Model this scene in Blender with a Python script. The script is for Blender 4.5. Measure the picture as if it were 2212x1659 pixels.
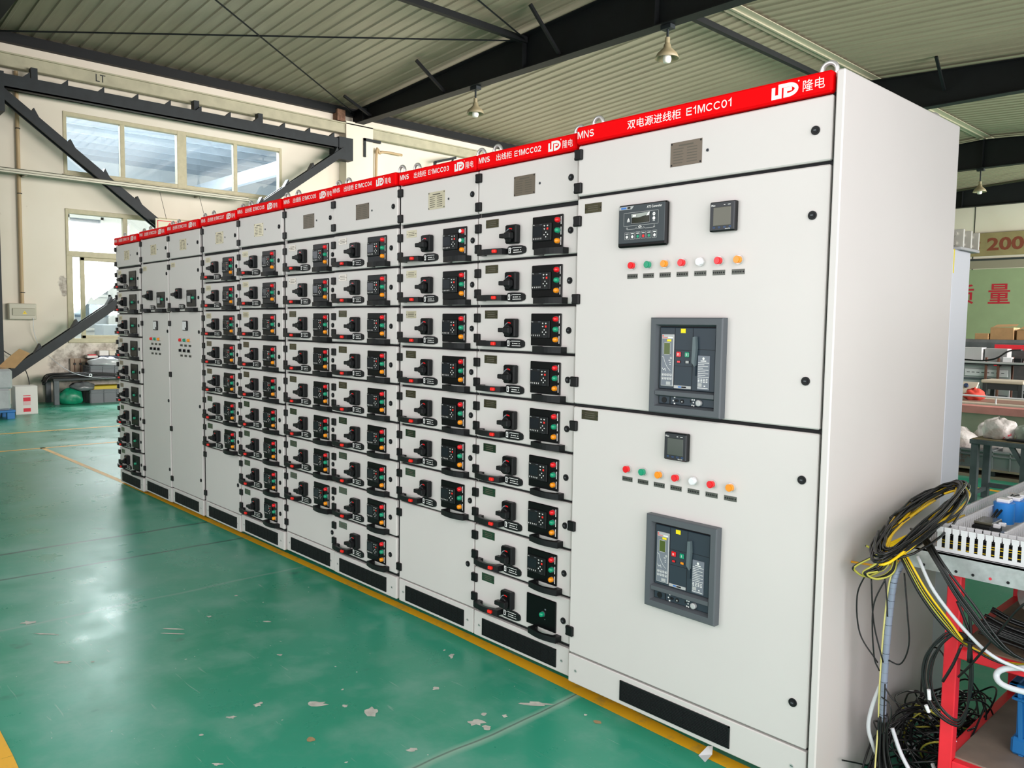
import bpy, math, random
from math import sin, cos, pi, radians
from mathutils import Vector, Matrix

for o in list(bpy.data.objects): bpy.data.objects.remove(o)
S = bpy.context.scene
COL = S.collection

# ------------------------------------------------------------------ camera
F_PX = 1729.8
yaw, pitch, roll = radians(47.011), radians(-4.191), radians(0.817)
fwd = Vector((-sin(yaw)*cos(pitch), cos(yaw)*cos(pitch), sin(pitch)))
rt = Vector((cos(yaw), sin(yaw), 0)); up = rt.cross(fwd)
r2 = rt*cos(roll)+up*sin(roll); u2 = up*cos(roll)-rt*sin(roll)
cd = bpy.data.cameras.new('camera'); cam = bpy.data.objects.new('camera', cd); COL.objects.link(cam)
cam.matrix_world = Matrix(((r2.x, u2.x, -fwd.x, 1.1287), (r2.y, u2.y, -fwd.y, -2.3556), (r2.z, u2.z, -fwd.z, 1.4513), (0, 0, 0, 1)))
cd.sensor_width = 36; cd.lens = F_PX/2212*36; cd.clip_start = .05; cd.clip_end = 200
S.camera = cam

# ------------------------------------------------------------------ world, daylight, exposure
W = bpy.data.worlds.new('world'); S.world = W; W.use_nodes = True
bg = W.node_tree.nodes['Background']; bg.inputs[0].default_value = (.90, .94, 1.0, 1); bg.inputs[1].default_value = 1.5
S.view_settings.view_transform = 'Standard'; S.view_settings.look = 'None'
S.view_settings.gamma = 1; S.view_settings.use_curve_mapping = False
S.view_settings.exposure = -0.45
S.cycles.use_denoising = True
S.cycles.max_bounces = 8; S.cycles.diffuse_bounces = 4; S.cycles.glossy_bounces = 3
S.cycles.transparent_max_bounces = 8; S.cycles.caustics_reflective = False; S.cycles.caustics_refractive = False
S.cycles.sample_clamp_indirect = 6

def daylight(name, loc, rot, sx, sy, power, col=(1, .97, .92)):
    l = bpy.data.lights.new(name, 'AREA'); l.shape = 'RECTANGLE'; l.size = sx; l.size_y = sy; l.energy = power; l.color = col
    o = bpy.data.objects.new(name, l); COL.objects.link(o); o.location = loc; o.rotation_euler = rot
    return o
# lamps as daylight in unseen openings; front, far and back windows are added fill
daylight('gate_daylight', (-2.0, -4.75, 2.2), (radians(90), 0, 0), 4.6, 4.2, 135, (1, .95, .96))
daylight('front_left_added_fill', (-11.4, -4.75, 3.0), (radians(90), 0, 0), 5.0, 2.2, 60, (.9, .94, 1))  # added lamp filling the left part of the hall
daylight('side_window_daylight', (2.5, -2.35, 2.2), (radians(90), 0, radians(90)), 4.4, 4.2, 225, (1, .95, .96))
daylight('far_side_added_fill', (2.5, 11.0, 3.4), (radians(90), 0, radians(90)), 14.0, 3.4, 1550, (1, .94, .9)).data.spread = radians(84)  # added lamp for the left wall, beam narrowed to spare the side panel
daylight('back_wall_added_fill', (2.5, 25.0, 3.0), (radians(90), 0, radians(90)), 8.0, 3.0, 3000, (1, .95, .9))  # added lamp brightening the far end wall and banner
# the hall next door has skylights in its roof
daylight('next_hall_skylight', (-21.5, 4.0, 6.7), (0, 0, 0), 6, 9, 15500, (.99, .97, .97))
daylight('next_room_added_fill', (-17.0, 4.0, 6.2), (0, 0, 0), 2, 6, 110, (.97, .98, 1))  # added lamp brightening the wall beyond the lower window, no skylight there

# ------------------------------------------------------------------ materials
def lin(c): return tuple(((x/12.92) if x <= .04045 else ((x+.055)/1.055)**2.4) for x in c)
def rgb(h): return lin(tuple(int(h[i:i+2], 16)/255 for i in (0, 2, 4)))
MATS = {}
def mat(name, col, rough=.5, metal=0, var=0, scale=8, spec=.5, alpha=1, bump=0, coat=0, trans=0, sub=None, stretch=None):
    m = bpy.data.materials.new(name); m.use_nodes = True; nt = m.node_tree; b = nt.nodes['Principled BSDF']
    c = rgb(col); b.inputs['Base Color'].default_value = (*c, 1); b.inputs['Roughness'].default_value = rough
    b.inputs['Metallic'].default_value = metal; b.inputs['Specular IOR Level'].default_value = spec
    if coat: b.inputs['Coat Weight'].default_value = coat; b.inputs['Coat Roughness'].default_value = .1
    if alpha < 1: b.inputs['Alpha'].default_value = alpha
    if trans: b.inputs['Transmission Weight'].default_value = trans
    if var or bump:
        tc = nt.nodes.new('ShaderNodeTexCoord'); mp = nt.nodes.new('ShaderNodeMapping'); n = nt.nodes.new('ShaderNodeTexNoise')
        n.inputs['Scale'].default_value = scale; n.inputs['Detail'].default_value = 5
        if stretch: mp.inputs['Scale'].default_value = stretch
        nt.links.new(tc.outputs['Object'], mp.inputs[0]); nt.links.new(mp.outputs[0], n.inputs['Vector'])
        if var:
            r = nt.nodes.new('ShaderNodeValToRGB'); nt.links.new(n.outputs['Fac'], r.inputs[0])
            r.color_ramp.elements[0].position = .3; r.color_ramp.elements[1].position = .7
            r.color_ramp.elements[0].color = (*[max(0, x*(1-var)) for x in c], 1)
            r.color_ramp.elements[1].color = (*[min(1, x*(1+var)) for x in c], 1)
            nt.links.new(r.outputs[0], b.inputs['Base Color'])
        if bump:
            bp = nt.nodes.new('ShaderNodeBump'); bp.inputs['Strength'].default_value = bump; bp.inputs['Distance'].default_value = .02
            nt.links.new(n.outputs['Fac'], bp.inputs['Height']); nt.links.new(bp.outputs[0], b.inputs['Normal'])
    MATS[name] = m
    return m
def glass(name, tint=(.9, .95, .97), gloss=.12):
    m = bpy.data.materials.new(name); m.use_nodes = True; nt = m.node_tree; nt.nodes.clear()
    out = nt.nodes.new('ShaderNodeOutputMaterial'); mx = nt.nodes.new('ShaderNodeMixShader'); t = nt.nodes.new('ShaderNodeBsdfTransparent'); g = nt.nodes.new('ShaderNodeBsdfGlossy')
    t.inputs[0].default_value = (*tint, 1); g.inputs['Roughness'].default_value = .03; mx.inputs[0].default_value = gloss
    nt.links.new(t.outputs[0], mx.inputs[1]); nt.links.new(g.outputs[0], mx.inputs[2]); nt.links.new(mx.outputs[0], out.inputs[0])
    MATS[name] = m
    return m
paint = mat('cabinet_paint', 'DCD6D3', .42, var=.02, scale=2)
rear_lit_paint = mat('cabinet_paint_bluish_light', 'D9DCE6', .4)  # same white paint, tinted bluish for the light falling on it
red = mat('sign_red', 'F40008', .6, spec=.08)
white = mat('print_white', 'F4F2F0', .5)
rubber = mat('rubber_black', '0B0B10', .7)
black = mat('plastic_black', '121416', .45, spec=.3)
dkblack = mat('plastic_gloss_black', '08090B', .32, spec=.22)
hinge_m = mat('hinge_black', '0C0D0F', .4, spec=.3)
graybez = mat('bezel_grey', '565B60', .5)
navy = mat('breaker_navy', '26343F', .45)
midgrey = mat('trip_grey', '7A808A', .45)
palegrey = mat('pale_grey', 'B9BABA', .45)
lever = mat('lever_grey', '5E6C70', .4)
lcd = mat('lcd_green', '4E5E22', .2)
lcddark = mat('lcd_dark', '23261A', .12)
lcdgrey = mat('lcd_grey', '5E5C4E', .15)
screen = mat('screen_dark', '20242A', .15, spec=.35)
ats_m = mat('controller_face', '3A4247', .5)
lampred = mat('lamp_red', 'EE0A1A', .2, coat=.3)
lampgreen = mat('lamp_green', '0E9C74', .2, coat=.3)
lampamber = mat('lamp_amber', 'FF9A0A', .2, coat=.3)
lampwhite = mat('lamp_white', 'F2F2F6', .2, coat=.3)
redtab = mat('red_tab', 'FF2A20', .4)
yellow = mat('label_yellow', 'FFE800', .5)
bluep = mat('print_blue', '3E7AC8', .5)
plate_m = mat('nameplate_metal', '9A9488', .1, metal=1)
rating_m = mat('rating_dark_reflection', '74695C', .42, metal=.4)  # brown stands for the dark roof reflected in the plate
plate_l = mat('nameplate_bright_reflection', 'D6CDB2', .3, metal=.6)  # cream stands for a bright reflection in the metal
plate_txt = mat('nameplate_text', '5A5448', .5)
chrome = mat('chrome', 'DCDCDA', .3, metal=.65)
zinc = mat('galvanised', 'B4B8B8', .42, metal=.55, var=.12, scale=60)
steel_dk = mat('steel_black', '192024', .55, var=.25, scale=6, spec=.35)
rafter_m = mat('rafter_black', '0B0F12', .6, var=.2, scale=4, spec=.3)
crane_m = mat('crane_beige', 'A9A48C', .6, var=.12, scale=5)
tube_m = mat('tube_grey', '8A8A7C', .4, metal=.5)
frame_m = mat('window_frame_cream', 'B6AE90', .55, var=.08, scale=10)
pipe_m = mat('pipe_tan', 'B49C78', .6)
boxgrey = mat('box_grey', 'BDB9A8', .55)
cable = mat('cable_black', '0D0F10', .38)
cable_y = mat('cable_yellow', 'F2C80C', .4)
cable_yg = mat('cable_yellow_green', 'BDB84A', .4)
wrap_w = mat('spiral_wrap_white', 'D6DADF', .45)
wrap_g = mat('spiral_wrap_grey', '8A95A8', .5)
trolley = mat('trolley_red', 'F02C3A', .45, var=.12, scale=9)
trolley_w = mat('trolley_board', '85786A', .75, var=.15, scale=12)
ductw = mat('duct_grey_white', 'D8D8DA', .45)
blue = mat('bin_blue', '1C6FB0', .4)
blue_l = mat('coil_blue', '2A86DA', .35)
card = mat('cardboard', 'AE8A60', .8, var=.08, scale=12)
card_w = mat('carton_white', 'DDD9D4', .7)
card_red = mat('carton_red', 'D83444', .7)
green_bag = mat('bag_green', '12805E', .35, var=.25, scale=14)
clearbag = mat('bag_clear', 'CFCFCD', .25, alpha=.55)
redcloth = mat('red_cloth', 'A51E2C', .8, bump=.6, scale=14)
crate_m = mat('crate_grey', '62686C', .55)
yellowbin = mat('bin_yellow', 'B8A014', .5)
bench_m = mat('bench_grey', '565E62', .6, var=.3, scale=7)
bench_d = mat('bench_dark', '2C3234', .6)
rust = mat('bench_rust', '6E4A3C', .75)
wrapfilm = mat('stretch_film', 'A9ADB0', .2, var=.15, scale=4, bump=.5, coat=.4)
dkfilm = mat('dark_film', '5A5E60', .22, var=.3, scale=4, bump=.6)
fibre = mat('trough_cream', 'BDB4A2', .6, var=.1, scale=4)
pink = mat('trough_pink', 'CE8E86', .6, var=.12, scale=6)
copper = mat('tinned_copper', 'D6D3C8', .35, metal=.5)
lampshade = mat('lamp_shade_tan', '8E8468', .5)
bulb = mat('bulb_white', 'E8E6E0', .3)
brick_m = mat('bare_brick', '7A5A48', .85, var=.35, scale=18)
nwall = mat('next_hall_white', 'D2D5D4', .8)
nsteel = mat('next_hall_steel', '9AA2A8', .6)
nroof = mat('next_hall_roof', 'BFC6CA', .6)
grille_m = mat('grille_black', '141618', .5)
pane_m = glass('window_glass')
board_m = mat('wood_board', '9C8B78', .8, var=.1, scale=12)

def nodes_of(m): return m.node_tree.nodes, m.node_tree.links, m.node_tree.nodes['Principled BSDF']
def noise(nt_n, L, vec, scale, detail=4, rough=.5, dist=0):
    n = nt_n.new('ShaderNodeTexNoise'); n.inputs['Scale'].default_value = scale; n.inputs['Detail'].default_value = detail
    n.inputs['Roughness'].default_value = rough; n.inputs['Distortion'].default_value = dist
    L.new(vec, n.inputs['Vector']); return n.outputs['Fac']
def ramp(N, L, src, stops):
    r = N.new('ShaderNodeValToRGB'); L.new(src, r.inputs[0]); e = r.color_ramp.elements
    while len(e) < len(stops): e.new(.5)
    for i, (p, c) in enumerate(stops): e[i].position = p; e[i].color = (*c, 1) if len(c) == 3 else c
    return r.outputs[0]
def mixc(N, L, fac, a, b):
    m = N.new('ShaderNodeMix'); m.data_type = 'RGBA'
    if hasattr(fac, 'links'): L.new(fac, m.inputs[0])
    else: m.inputs[0].default_value = fac
    for s, x in ((6, a), (7, b)):
        if hasattr(x, 'links'): L.new(x, m.inputs[s])
        else: m.inputs[s].default_value = (*x, 1)
    return m.outputs[2]
def math_(N, L, op, a, b=None, clamp=False):
    m = N.new('ShaderNodeMath'); m.operation = op; m.use_clamp = clamp
    for i, x in enumerate((a, b)):
        if x is None: continue
        if hasattr(x, 'links'): L.new(x, m.inputs[i])
        else: m.inputs[i].default_value = x
    return m.outputs[0]
B0, B1 = (0, 0, 0), (1, 1, 1)
# green epoxy floor: dull scuffs, hair scratches, slab joints
floor_m = mat('epoxy_green', '12735A', .3, spec=.6)
N, L, B = nodes_of(floor_m)
tc = N.new('ShaderNodeTexCoord').outputs['Object']
sep = N.new('ShaderNodeSeparateXYZ'); L.new(tc, sep.inputs[0])
big = noise(N, L, tc, .55, 3); mid = noise(N, L, tc, 3.2, 6, .6)
c = mixc(N, L, ramp(N, L, big, [(.35, B0), (.65, B1)]), rgb('1C9472'), rgb('38A388'))
c = mixc(N, L, math_(N, L, 'MULTIPLY', ramp(N, L, mid, [(.48, B0), (.72, B1)]), .55), c, rgb('86B6A6'))
mp = N.new('ShaderNodeMapping'); mp.inputs['Rotation'].default_value = (0, 0, .6); mp.inputs['Scale'].default_value = (1, 14, 1); L.new(tc, mp.inputs[0])
sc1 = noise(N, L, mp.outputs[0], 5, 3, .5, .6)
mp2 = N.new('ShaderNodeMapping'); mp2.inputs['Rotation'].default_value = (0, 0, -1.0); mp2.inputs['Scale'].default_value = (1.2, 22, 1); L.new(tc, mp2.inputs[0])
sc2 = noise(N, L, mp2.outputs[0], 4, 3, .5, .8)
scr = math_(N, L, 'ADD', ramp(N, L, sc1, [(.70, B0), (.76, B1)]), ramp(N, L, sc2, [(.70, B0), (.76, B1)]), True)
c = mixc(N, L, math_(N, L, 'MULTIPLY', scr, .5), c, rgb('9FBDB0'))
spk = ramp(N, L, noise(N, L, tc, 46, 2), [(.755, B0), (.78, B1)])
c = mixc(N, L, spk, c, rgb('C9CFC6'))
spd = ramp(N, L, noise(N, L, tc, 5.5, 4), [(.70, B0), (.8, B1)])
c = mixc(N, L, math_(N, L, 'MULTIPLY', spd, .5), c, rgb('1C4A40'))
wob = math_(N, L, 'MULTIPLY', math_(N, L, 'SUBTRACT', noise(N, L, tc, 1.3, 3), .5), .10)
xw = math_(N, L, 'ADD', sep.outputs[0], wob)
def joint(x0, half, col, amt, c, soft=1.5):
    d = math_(N, L, 'ABSOLUTE', math_(N, L, 'SUBTRACT', xw, x0))
    f = math_(N, L, 'MULTIPLY', math_(N, L, 'SUBTRACT', 1.0, math_(N, L, 'DIVIDE', d, half*soft), True), amt, True)
    return mixc(N, L, f, c, rgb(col))
c = joint(-.98, .022, '8DB9A4', 1.1, c); c = joint(-.985, .005, '556F63', 1.0, c)
c = joint(-3.25, .012, '7FA89A', .7, c); c = joint(-4.12, .014, '17463E', .9, c); c = joint(-4.70, .018, '134A42', 1.0, c); c = joint(-8.3, .012, '3A5A52', .8, c)
L.new(c, B.inputs['Base Color'])
L.new(ramp(N, L, mid, [(.3, (.24,)*3), (.75, (.42,)*3)]), B.inputs['Roughness'])
bp = N.new('ShaderNodeBump'); bp.inputs['Strength'].default_value = .05; bp.inputs['Distance'].default_value = .02
L.new(noise(N, L, tc, 7, 3), bp.inputs['Height']); L.new(bp.outputs[0], B.inputs['Normal'])
chip_m = mat('chip_bare', 'C6C6BC', .7, var=.15, scale=30)
chip_t = mat('chip_tan', 'A58C66', .7, var=.15, scale=30)
line_m = mat('floor_yellow', 'D9A21E', .5)
N, L, B = nodes_of(line_m); tc = N.new('ShaderNodeTexCoord').outputs['Object']
w1 = ramp(N, L, noise(N, L, tc, 9, 6, .7), [(.54, B0), (.74, B1)])
L.new(mixc(N, L, math_(N, L, 'MULTIPLY', w1, .75), rgb('F2B620'), rgb('9A8C58')), B.inputs['Base Color'])
# plaster wall with bare damp patches low down
wall_m = mat('plaster_cream', 'CFC6B4', .85)
N, L, B = nodes_of(wall_m); tc = N.new('ShaderNodeTexCoord').outputs['Object']; sep = N.new('ShaderNodeSeparateXYZ'); L.new(tc, sep.inputs[0])
low = math_(N, L, 'SUBTRACT', 1.0, math_(N, L, 'DIVIDE', math_(N, L, 'ABSOLUTE', math_(N, L, 'SUBTRACT', sep.outputs[2], .62)), .62), True)
side = ramp(N, L, sep.outputs[1], [(.0, B0), (1, B1)])
mr = N.new('ShaderNodeMapRange'); mr.inputs['From Min'].default_value = 1.1; mr.inputs['From Max'].default_value = 1.7; L.new(sep.outputs[1], mr.inputs['Value'])
pn = noise(N, L, tc, 2.6, 7, .62)
pf = ramp(N, L, math_(N, L, 'ADD', math_(N, L, 'MULTIPLY', math_(N, L, 'MULTIPLY', low, mr.outputs[0]), .74), math_(N, L, 'MULTIPLY', pn, .6)), [(.53, B0), (.60, B1)])
dj = math_(N, L, 'SUBTRACT', 1.0, math_(N, L, 'DIVIDE', math_(N, L, 'ABSOLUTE', math_(N, L, 'SUBTRACT', sep.outputs[1], 1.6)), .28), True); dz = math_(N, L, 'SUBTRACT', 1.0, math_(N, L, 'DIVIDE', math_(N, L, 'ABSOLUTE', math_(N, L, 'SUBTRACT', sep.outputs[2], 2.05)), .55), True)
pf = math_(N, L, 'MAXIMUM', pf, ramp(N, L, math_(N, L, 'ADD', math_(N, L, 'MULTIPLY', math_(N, L, 'MULTIPLY', dj, dz), .5), math_(N, L, 'MULTIPLY', pn, .8)), [(.745, B0), (.79, B1)]))
base = mixc(N, L, ramp(N, L, noise(N, L, tc, .8, 5), [(.3, B0), (.7, B1)]), rgb('DAD1C0'), rgb('E2DACC'))
base = mixc(N, L, math_(N, L, 'MULTIPLY', ramp(N, L, noise(N, L, tc, 11, 3), [(.72, B0), (.78, B1)]), .25), base, rgb('8F8676'))
dam = mixc(N, L, ramp(N, L, noise(N, L, tc, 6, 6, .7), [(.35, B0), (.6, B1)]), rgb('8E8478'), rgb('D4CDC2'))
L.new(mixc(N, L, pf, base, dam), B.inputs['Base Color'])
green_m = mat('wall_green', '8C9A78', .8, var=.05, scale=2)
roof_m = mat('roof_sheet', '968E7A', .38, metal=.15, var=.1, scale=2.5, stretch=(.3, 3, 1))
ridge_m = mat('ridge_cap', 'A8A48E', .4, metal=.2)
banner_m = mat('banner_olive', '8E805A', .8, var=.1, scale=4)

# ------------------------------------------------------------------ mesh helper
class MB:
    def __init__(s): s.v = []; s.f = []; s.mi = []; s.sm = []; s.mats = []
    def m(s, mt):
        if mt not in s.mats: s.mats.append(mt)
        return s.mats.index(mt)
    def add(s, vs, fs, mt, smooth=False, M=None):
        k = len(s.v); i = s.m(mt)
        s.v += [tuple(M @ Vector(p)) for p in vs] if M else [tuple(p) for p in vs]
        for f in fs: s.f.append([k+j for j in f]); s.mi.append(i); s.sm.append(smooth)
        return s
    def box(s, x0, x1, y0, y1, z0, z1, mt, c=0, M=None):
        if x1 < x0: x0, x1 = x1, x0
        if c <= 0:
            vs = [(x0, y0, z0), (x1, y0, z0), (x1, y1, z0), (x0, y1, z0), (x0, y0, z1), (x1, y0, z1), (x1, y1, z1), (x0, y1, z1)]
            return s.add(vs, [(0, 3, 2, 1), (4, 5, 6, 7), (0, 1, 5, 4), (1, 2, 6, 5), (2, 3, 7, 6), (3, 0, 4, 7)], mt, M=M)
        c = min(c, .49*(x1-x0), .49*(y1-y0), .49*(z1-z0))
        lo = (x0, y0, z0); hi = (x1, y1, z1); vs = []; idx = {}
        for a in range(3):
            for sx in (0, 1):
                for sy in (0, 1):
                    for sz in (0, 1):
                        q = (sx, sy, sz); p = []
                        for d in range(3):
                            e = hi[d] if q[d] else lo[d]
                            if d != a: e += -c if q[d] else c
                            p.append(e)
                        idx[(a, q)] = len(vs); vs.append(tuple(p))
        fs = []
        def face(ids):
            P = [Vector(vs[i]) for i in ids]; n = (P[1]-P[0]).cross(P[2]-P[0]); ctr = sum(P, Vector())/len(P)-Vector(((x0+x1)/2, (y0+y1)/2, (z0+z1)/2))
            fs.append(tuple(ids) if n.dot(ctr) > 0 else tuple(reversed(ids)))
        for a in range(3):
            b, d = (a+1) % 3, (a+2) % 3
            for sd in (0, 1):
                ids = []
                for (p, q) in ((0, 0), (1, 0), (1, 1), (0, 1)):
                    t = [0, 0, 0]; t[a] = sd; t[b] = p; t[d] = q; ids.append(idx[(a, tuple(t))])
                face(ids)
            for p in (0, 1):
                for q in (0, 1):
                    t0 = [0, 0, 0]; t0[b] = p; t0[d] = q; t1 = list(t0); t1[a] = 1; t0, t1 = tuple(t0), tuple(t1)
                    face([idx[(b, t0)], idx[(b, t1)], idx[(d, t1)], idx[(d, t0)]])
        for sx in (0, 1):
            for sy in (0, 1):
                for sz in (0, 1): face([idx[(a, (sx, sy, sz))] for a in range(3)])
        return s.add(vs, fs, mt, M=M)
    def cyl(s, p0, p1, r, mt, r1=None, n=16, cap=(1, 1), smooth=True):
        p0, p1 = Vector(p0), Vector(p1); d = (p1-p0).normalized(); a = d.orthogonal().normalized(); b = d.cross(a)
        r1 = r if r1 is None else r1; vs = []
        for i in range(n):
            t = 2*pi*i/n; o = a*cos(t)+b*sin(t); vs += [p0+o*r, p1+o*r1]
        s.add(vs, [(2*i, 2*((i+1) % n), 2*((i+1) % n)+1, 2*i+1) for i in range(n)], mt, smooth)
        if cap[0]: s.add([vs[2*i] for i in range(n)], [tuple(reversed(range(n)))], mt)
        if cap[1]: s.add([vs[2*i+1] for i in range(n)], [tuple(range(n))], mt)
        return s
    def lathe(s, prof, mt, ctr=(0, 0, 0), axis=2, n=24, smooth=True):
        vs = []; k = len(prof)
        for i in range(n):
            t = 2*pi*i/n
            for (r, h) in prof:
                p = [0, 0, 0]; p[axis] = h; p[(axis+1) % 3] = r*cos(t); p[(axis+2) % 3] = r*sin(t)
                vs.append((p[0]+ctr[0], p[1]+ctr[1], p[2]+ctr[2]))
        fs = [(i*k+j, ((i+1) % n)*k+j, ((i+1) % n)*k+j+1, i*k+j+1) for i in range(n) for j in range(k-1)]
        return s.add(vs, fs, mt, smooth)
    def torus(s, ctr, R, r, mt, axis=1, n=24, k=10, z_stretch=1):
        vs = []; fs = []
        for i in range(n):
            t = 2*pi*i/n
            for j in range(k):
                a = 2*pi*j/k; rr = R+r*cos(a); p = [0, 0, 0]
                p[axis] = r*sin(a); p[(axis+1) % 3] = rr*cos(t); p[(axis+2) % 3] = rr*sin(t)
                vs.append((p[0]+ctr[0], p[1]+ctr[1], p[2]*z_stretch+ctr[2]))
        for i in range(n):
            for j in range(k): fs.append((i*k+j, ((i+1) % n)*k+j, ((i+1) % n)*k+(j+1) % k, i*k+(j+1) % k))
        return s.add(vs, fs, mt, True)
    def tube(s, pts, r, mt, n=6, M=None):
        P = [Vector(p) for p in pts]; vs = []; a = None
        for i, p in enumerate(P):
            d = (P[min(i+1, len(P)-1)]-P[max(i-1, 0)]); d = d.normalized() if d.length > 1e-9 else Vector((0, 0, 1))
            a = d.orthogonal().normalized() if a is None else (a-d*a.dot(d))
            a = a.normalized() if a.length > 1e-6 else d.orthogonal().normalized(); b = d.cross(a)
            vs += [p+(a*cos(2*pi*j/n)+b*sin(2*pi*j/n))*r for j in range(n)]
        fs = [(i*n+j, i*n+(j+1) % n, (i+1)*n+(j+1) % n, (i+1)*n+j) for i in range(len(P)-1) for j in range(n)]
        fs += [tuple(reversed(range(n))), tuple((len(P)-1)*n+j for j in range(n))]
        return s.add(vs, fs, mt, True, M)
    def prism(s, out, a0, a1, axis, mt, M=None):
        """outline (2-D) pushed along an axis; axis 1: outline is XZ, axis 2: outline is XY, axis 0: outline is YZ"""
        def P(q, a): return {0: (a, q[0], q[1]), 1: (q[0], a, q[1]), 2: (q[0], q[1], a)}[axis]
        n = len(out); vs = [P(q, a0) for q in out]+[P(q, a1) for q in out]
        ar = sum(out[i][0]*out[(i+1) % n][1]-out[(i+1) % n][0]*out[i][1] for i in range(n))
        fs = [tuple(range(n)), tuple(reversed(range(n, 2*n)))]+[(i, n+i, n+(i+1) % n, (i+1) % n) for i in range(n)]
        flip = (ar > 0) != (axis == 1)
        if a1 < a0: flip = not flip
        if flip: fs = [tuple(reversed(f)) for f in fs]
        return s.add(vs, fs, mt, M=M)
    def face(s, pts, mt): return s.add(pts, [tuple(range(len(pts)))], mt)
    def fr(s, x0, x1, z0, z1, y, mt): return s.face([(x0, y, z0), (x1, y, z0), (x1, y, z1), (x0, y, z1)], mt)   # printed patch facing -Y
    def rect_line(s, x0, x1, z0, z1, y, t, mt):
        s.fr(x0, x1, z0, z0+t, y, mt); s.fr(x0, x1, z1-t, z1, y, mt); s.fr(x0, x0+t, z0, z1, y, mt); return s.fr(x1-t, x1, z0, z1, y, mt)
    def disc(s, x, z, r, y, mt, n=16, r0=0):
        if r0: 
            vs = [(x+q*cos(2*pi*i/n), y, z+q*sin(2*pi*i/n)) for i in range(n) for q in (r0, r)]
            return s.add(vs, [(2*i, 2*i+1, 2*((i+1) % n)+1, 2*((i+1) % n)) for i in range(n)], mt)
        return s.face([(x+r*cos(2*pi*i/n), y, z+r*sin(2*pi*i/n)) for i in range(n)], mt)
    def ribbon(s, pts, w, y, mt):
        """flat stroke with mitred corners in the XZ plane"""
        P = [Vector(p) for p in pts]; Lf = []; Rt = []
        for i, p in enumerate(P):
            d0 = (p-P[i-1]).normalized() if i else None; d1 = (P[i+1]-p).normalized() if i < len(P)-1 else None
            if d0 is None: d0 = d1
            if d1 is None: d1 = d0
            n0 = Vector((-d0.y, d0.x)); n1 = Vector((-d1.y, d1.x)); mv = (n0+n1).normalized(); k = w/2/max(.35, mv.dot(n0))
            Lf.append(p+mv*k); Rt.append(p-mv*k)
        for i in range(len(P)-1): s.face([(Rt[i].x, y, Rt[i].y), (Rt[i+1].x, y, Rt[i+1].y), (Lf[i+1].x, y, Lf[i+1].y), (Lf[i].x, y, Lf[i].y)], mt)
        return s
    def text(s, body, x0, x1, z0, z1, y, mt, bold=0.0, M=None):
        vs, fs = glyphs(body, bold); ax = min(p[0] for p in vs); bx = max(p[0] for p in vs); ay = min(p[1] for p in vs); by = max(p[1] for p in vs)
        q = [(x0+(p[0]-ax)/(bx-ax)*(x1-x0), y, z0+(p[1]-ay)/(by-ay)*(z1-z0)) for p in vs]
        return s.add(q, fs, mt, M=M)
    def mesh(s, name):
        me = bpy.data.meshes.new(name); me.from_pydata(s.v, [], s.f)
        for mt in s.mats: me.materials.append(mt)
        me.polygons.foreach_set('material_index', s.mi); me.polygons.foreach_set('use_smooth', s.sm); me.update()
        return me
GC = {}
def glyphs(body, bold):
    k = (body, bold)
    if k not in GC:
        cu = bpy.data.curves.new('t', 'FONT'); cu.body = body; cu.resolution_u = 3; cu.offset = bold
        o = bpy.data.objects.new('t', cu); COL.objects.link(o)
        dg = bpy.context.evaluated_depsgraph_get(); me = o.evaluated_get(dg).to_mesh()
        GC[k] = ([tuple(v.co) for v in me.vertices], [tuple(p.vertices) for p in me.polygons])
        bpy.data.objects.remove(o); bpy.data.curves.remove(cu)
    return GC[k]

def put(name, mb, parent=None, loc=(0, 0, 0), rot=None):
    me = mb.mesh(name) if isinstance(mb, MB) else mb
    o = bpy.data.objects.new(name, me); COL.objects.link(o); o.location = loc
    if rot: o.rotation_euler = rot
    if parent: o.parent = parent
    return o
def thing(name, label, cat, loc=(0, 0, 0), rz=0, group=None):
    o = bpy.data.objects.new(name, None); COL.objects.link(o); o.location = loc; o.rotation_euler = (0, 0, rz)
    o.empty_display_size = .1; return tag(o, label, cat, group)
def tag(o, label, cat, group=None, kind=None):
    o['label'] = label; o['category'] = cat
    if group: o['group'] = group
    if kind: o['kind'] = kind
    return o
def struct(name, mb, label, cat, loc=(0, 0, 0)):
    o = put(name, mb, None, loc); o['kind'] = 'structure'; o['label'] = label; o['category'] = cat; return o
def spline(pts, k=6):
    P = [Vector(p) for p in pts]; P = [P[0]*2-P[1]]+P+[P[-1]*2-P[-2]]; out = []
    for i in range(1, len(P)-2):
        for j in range(k):
            t = j/k; a, b, c, d = P[i-1:i+3]
            out.append(.5*((2*b)+(c-a)*t+(2*a-5*b+4*c-d)*t*t+(3*b-a-3*c+d)*t**3))
    return out+[P[-2]]
R = random.Random(7)
FZ = -.04
# ------------------------------------------------------------------ the hall
XL, XR, YF, YB, XC = -15.0, 2.6, -4.9, 30.0, -6.45
def zroof(x): return 6.8-(abs(x-XC))*(.5/8.55)
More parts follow.
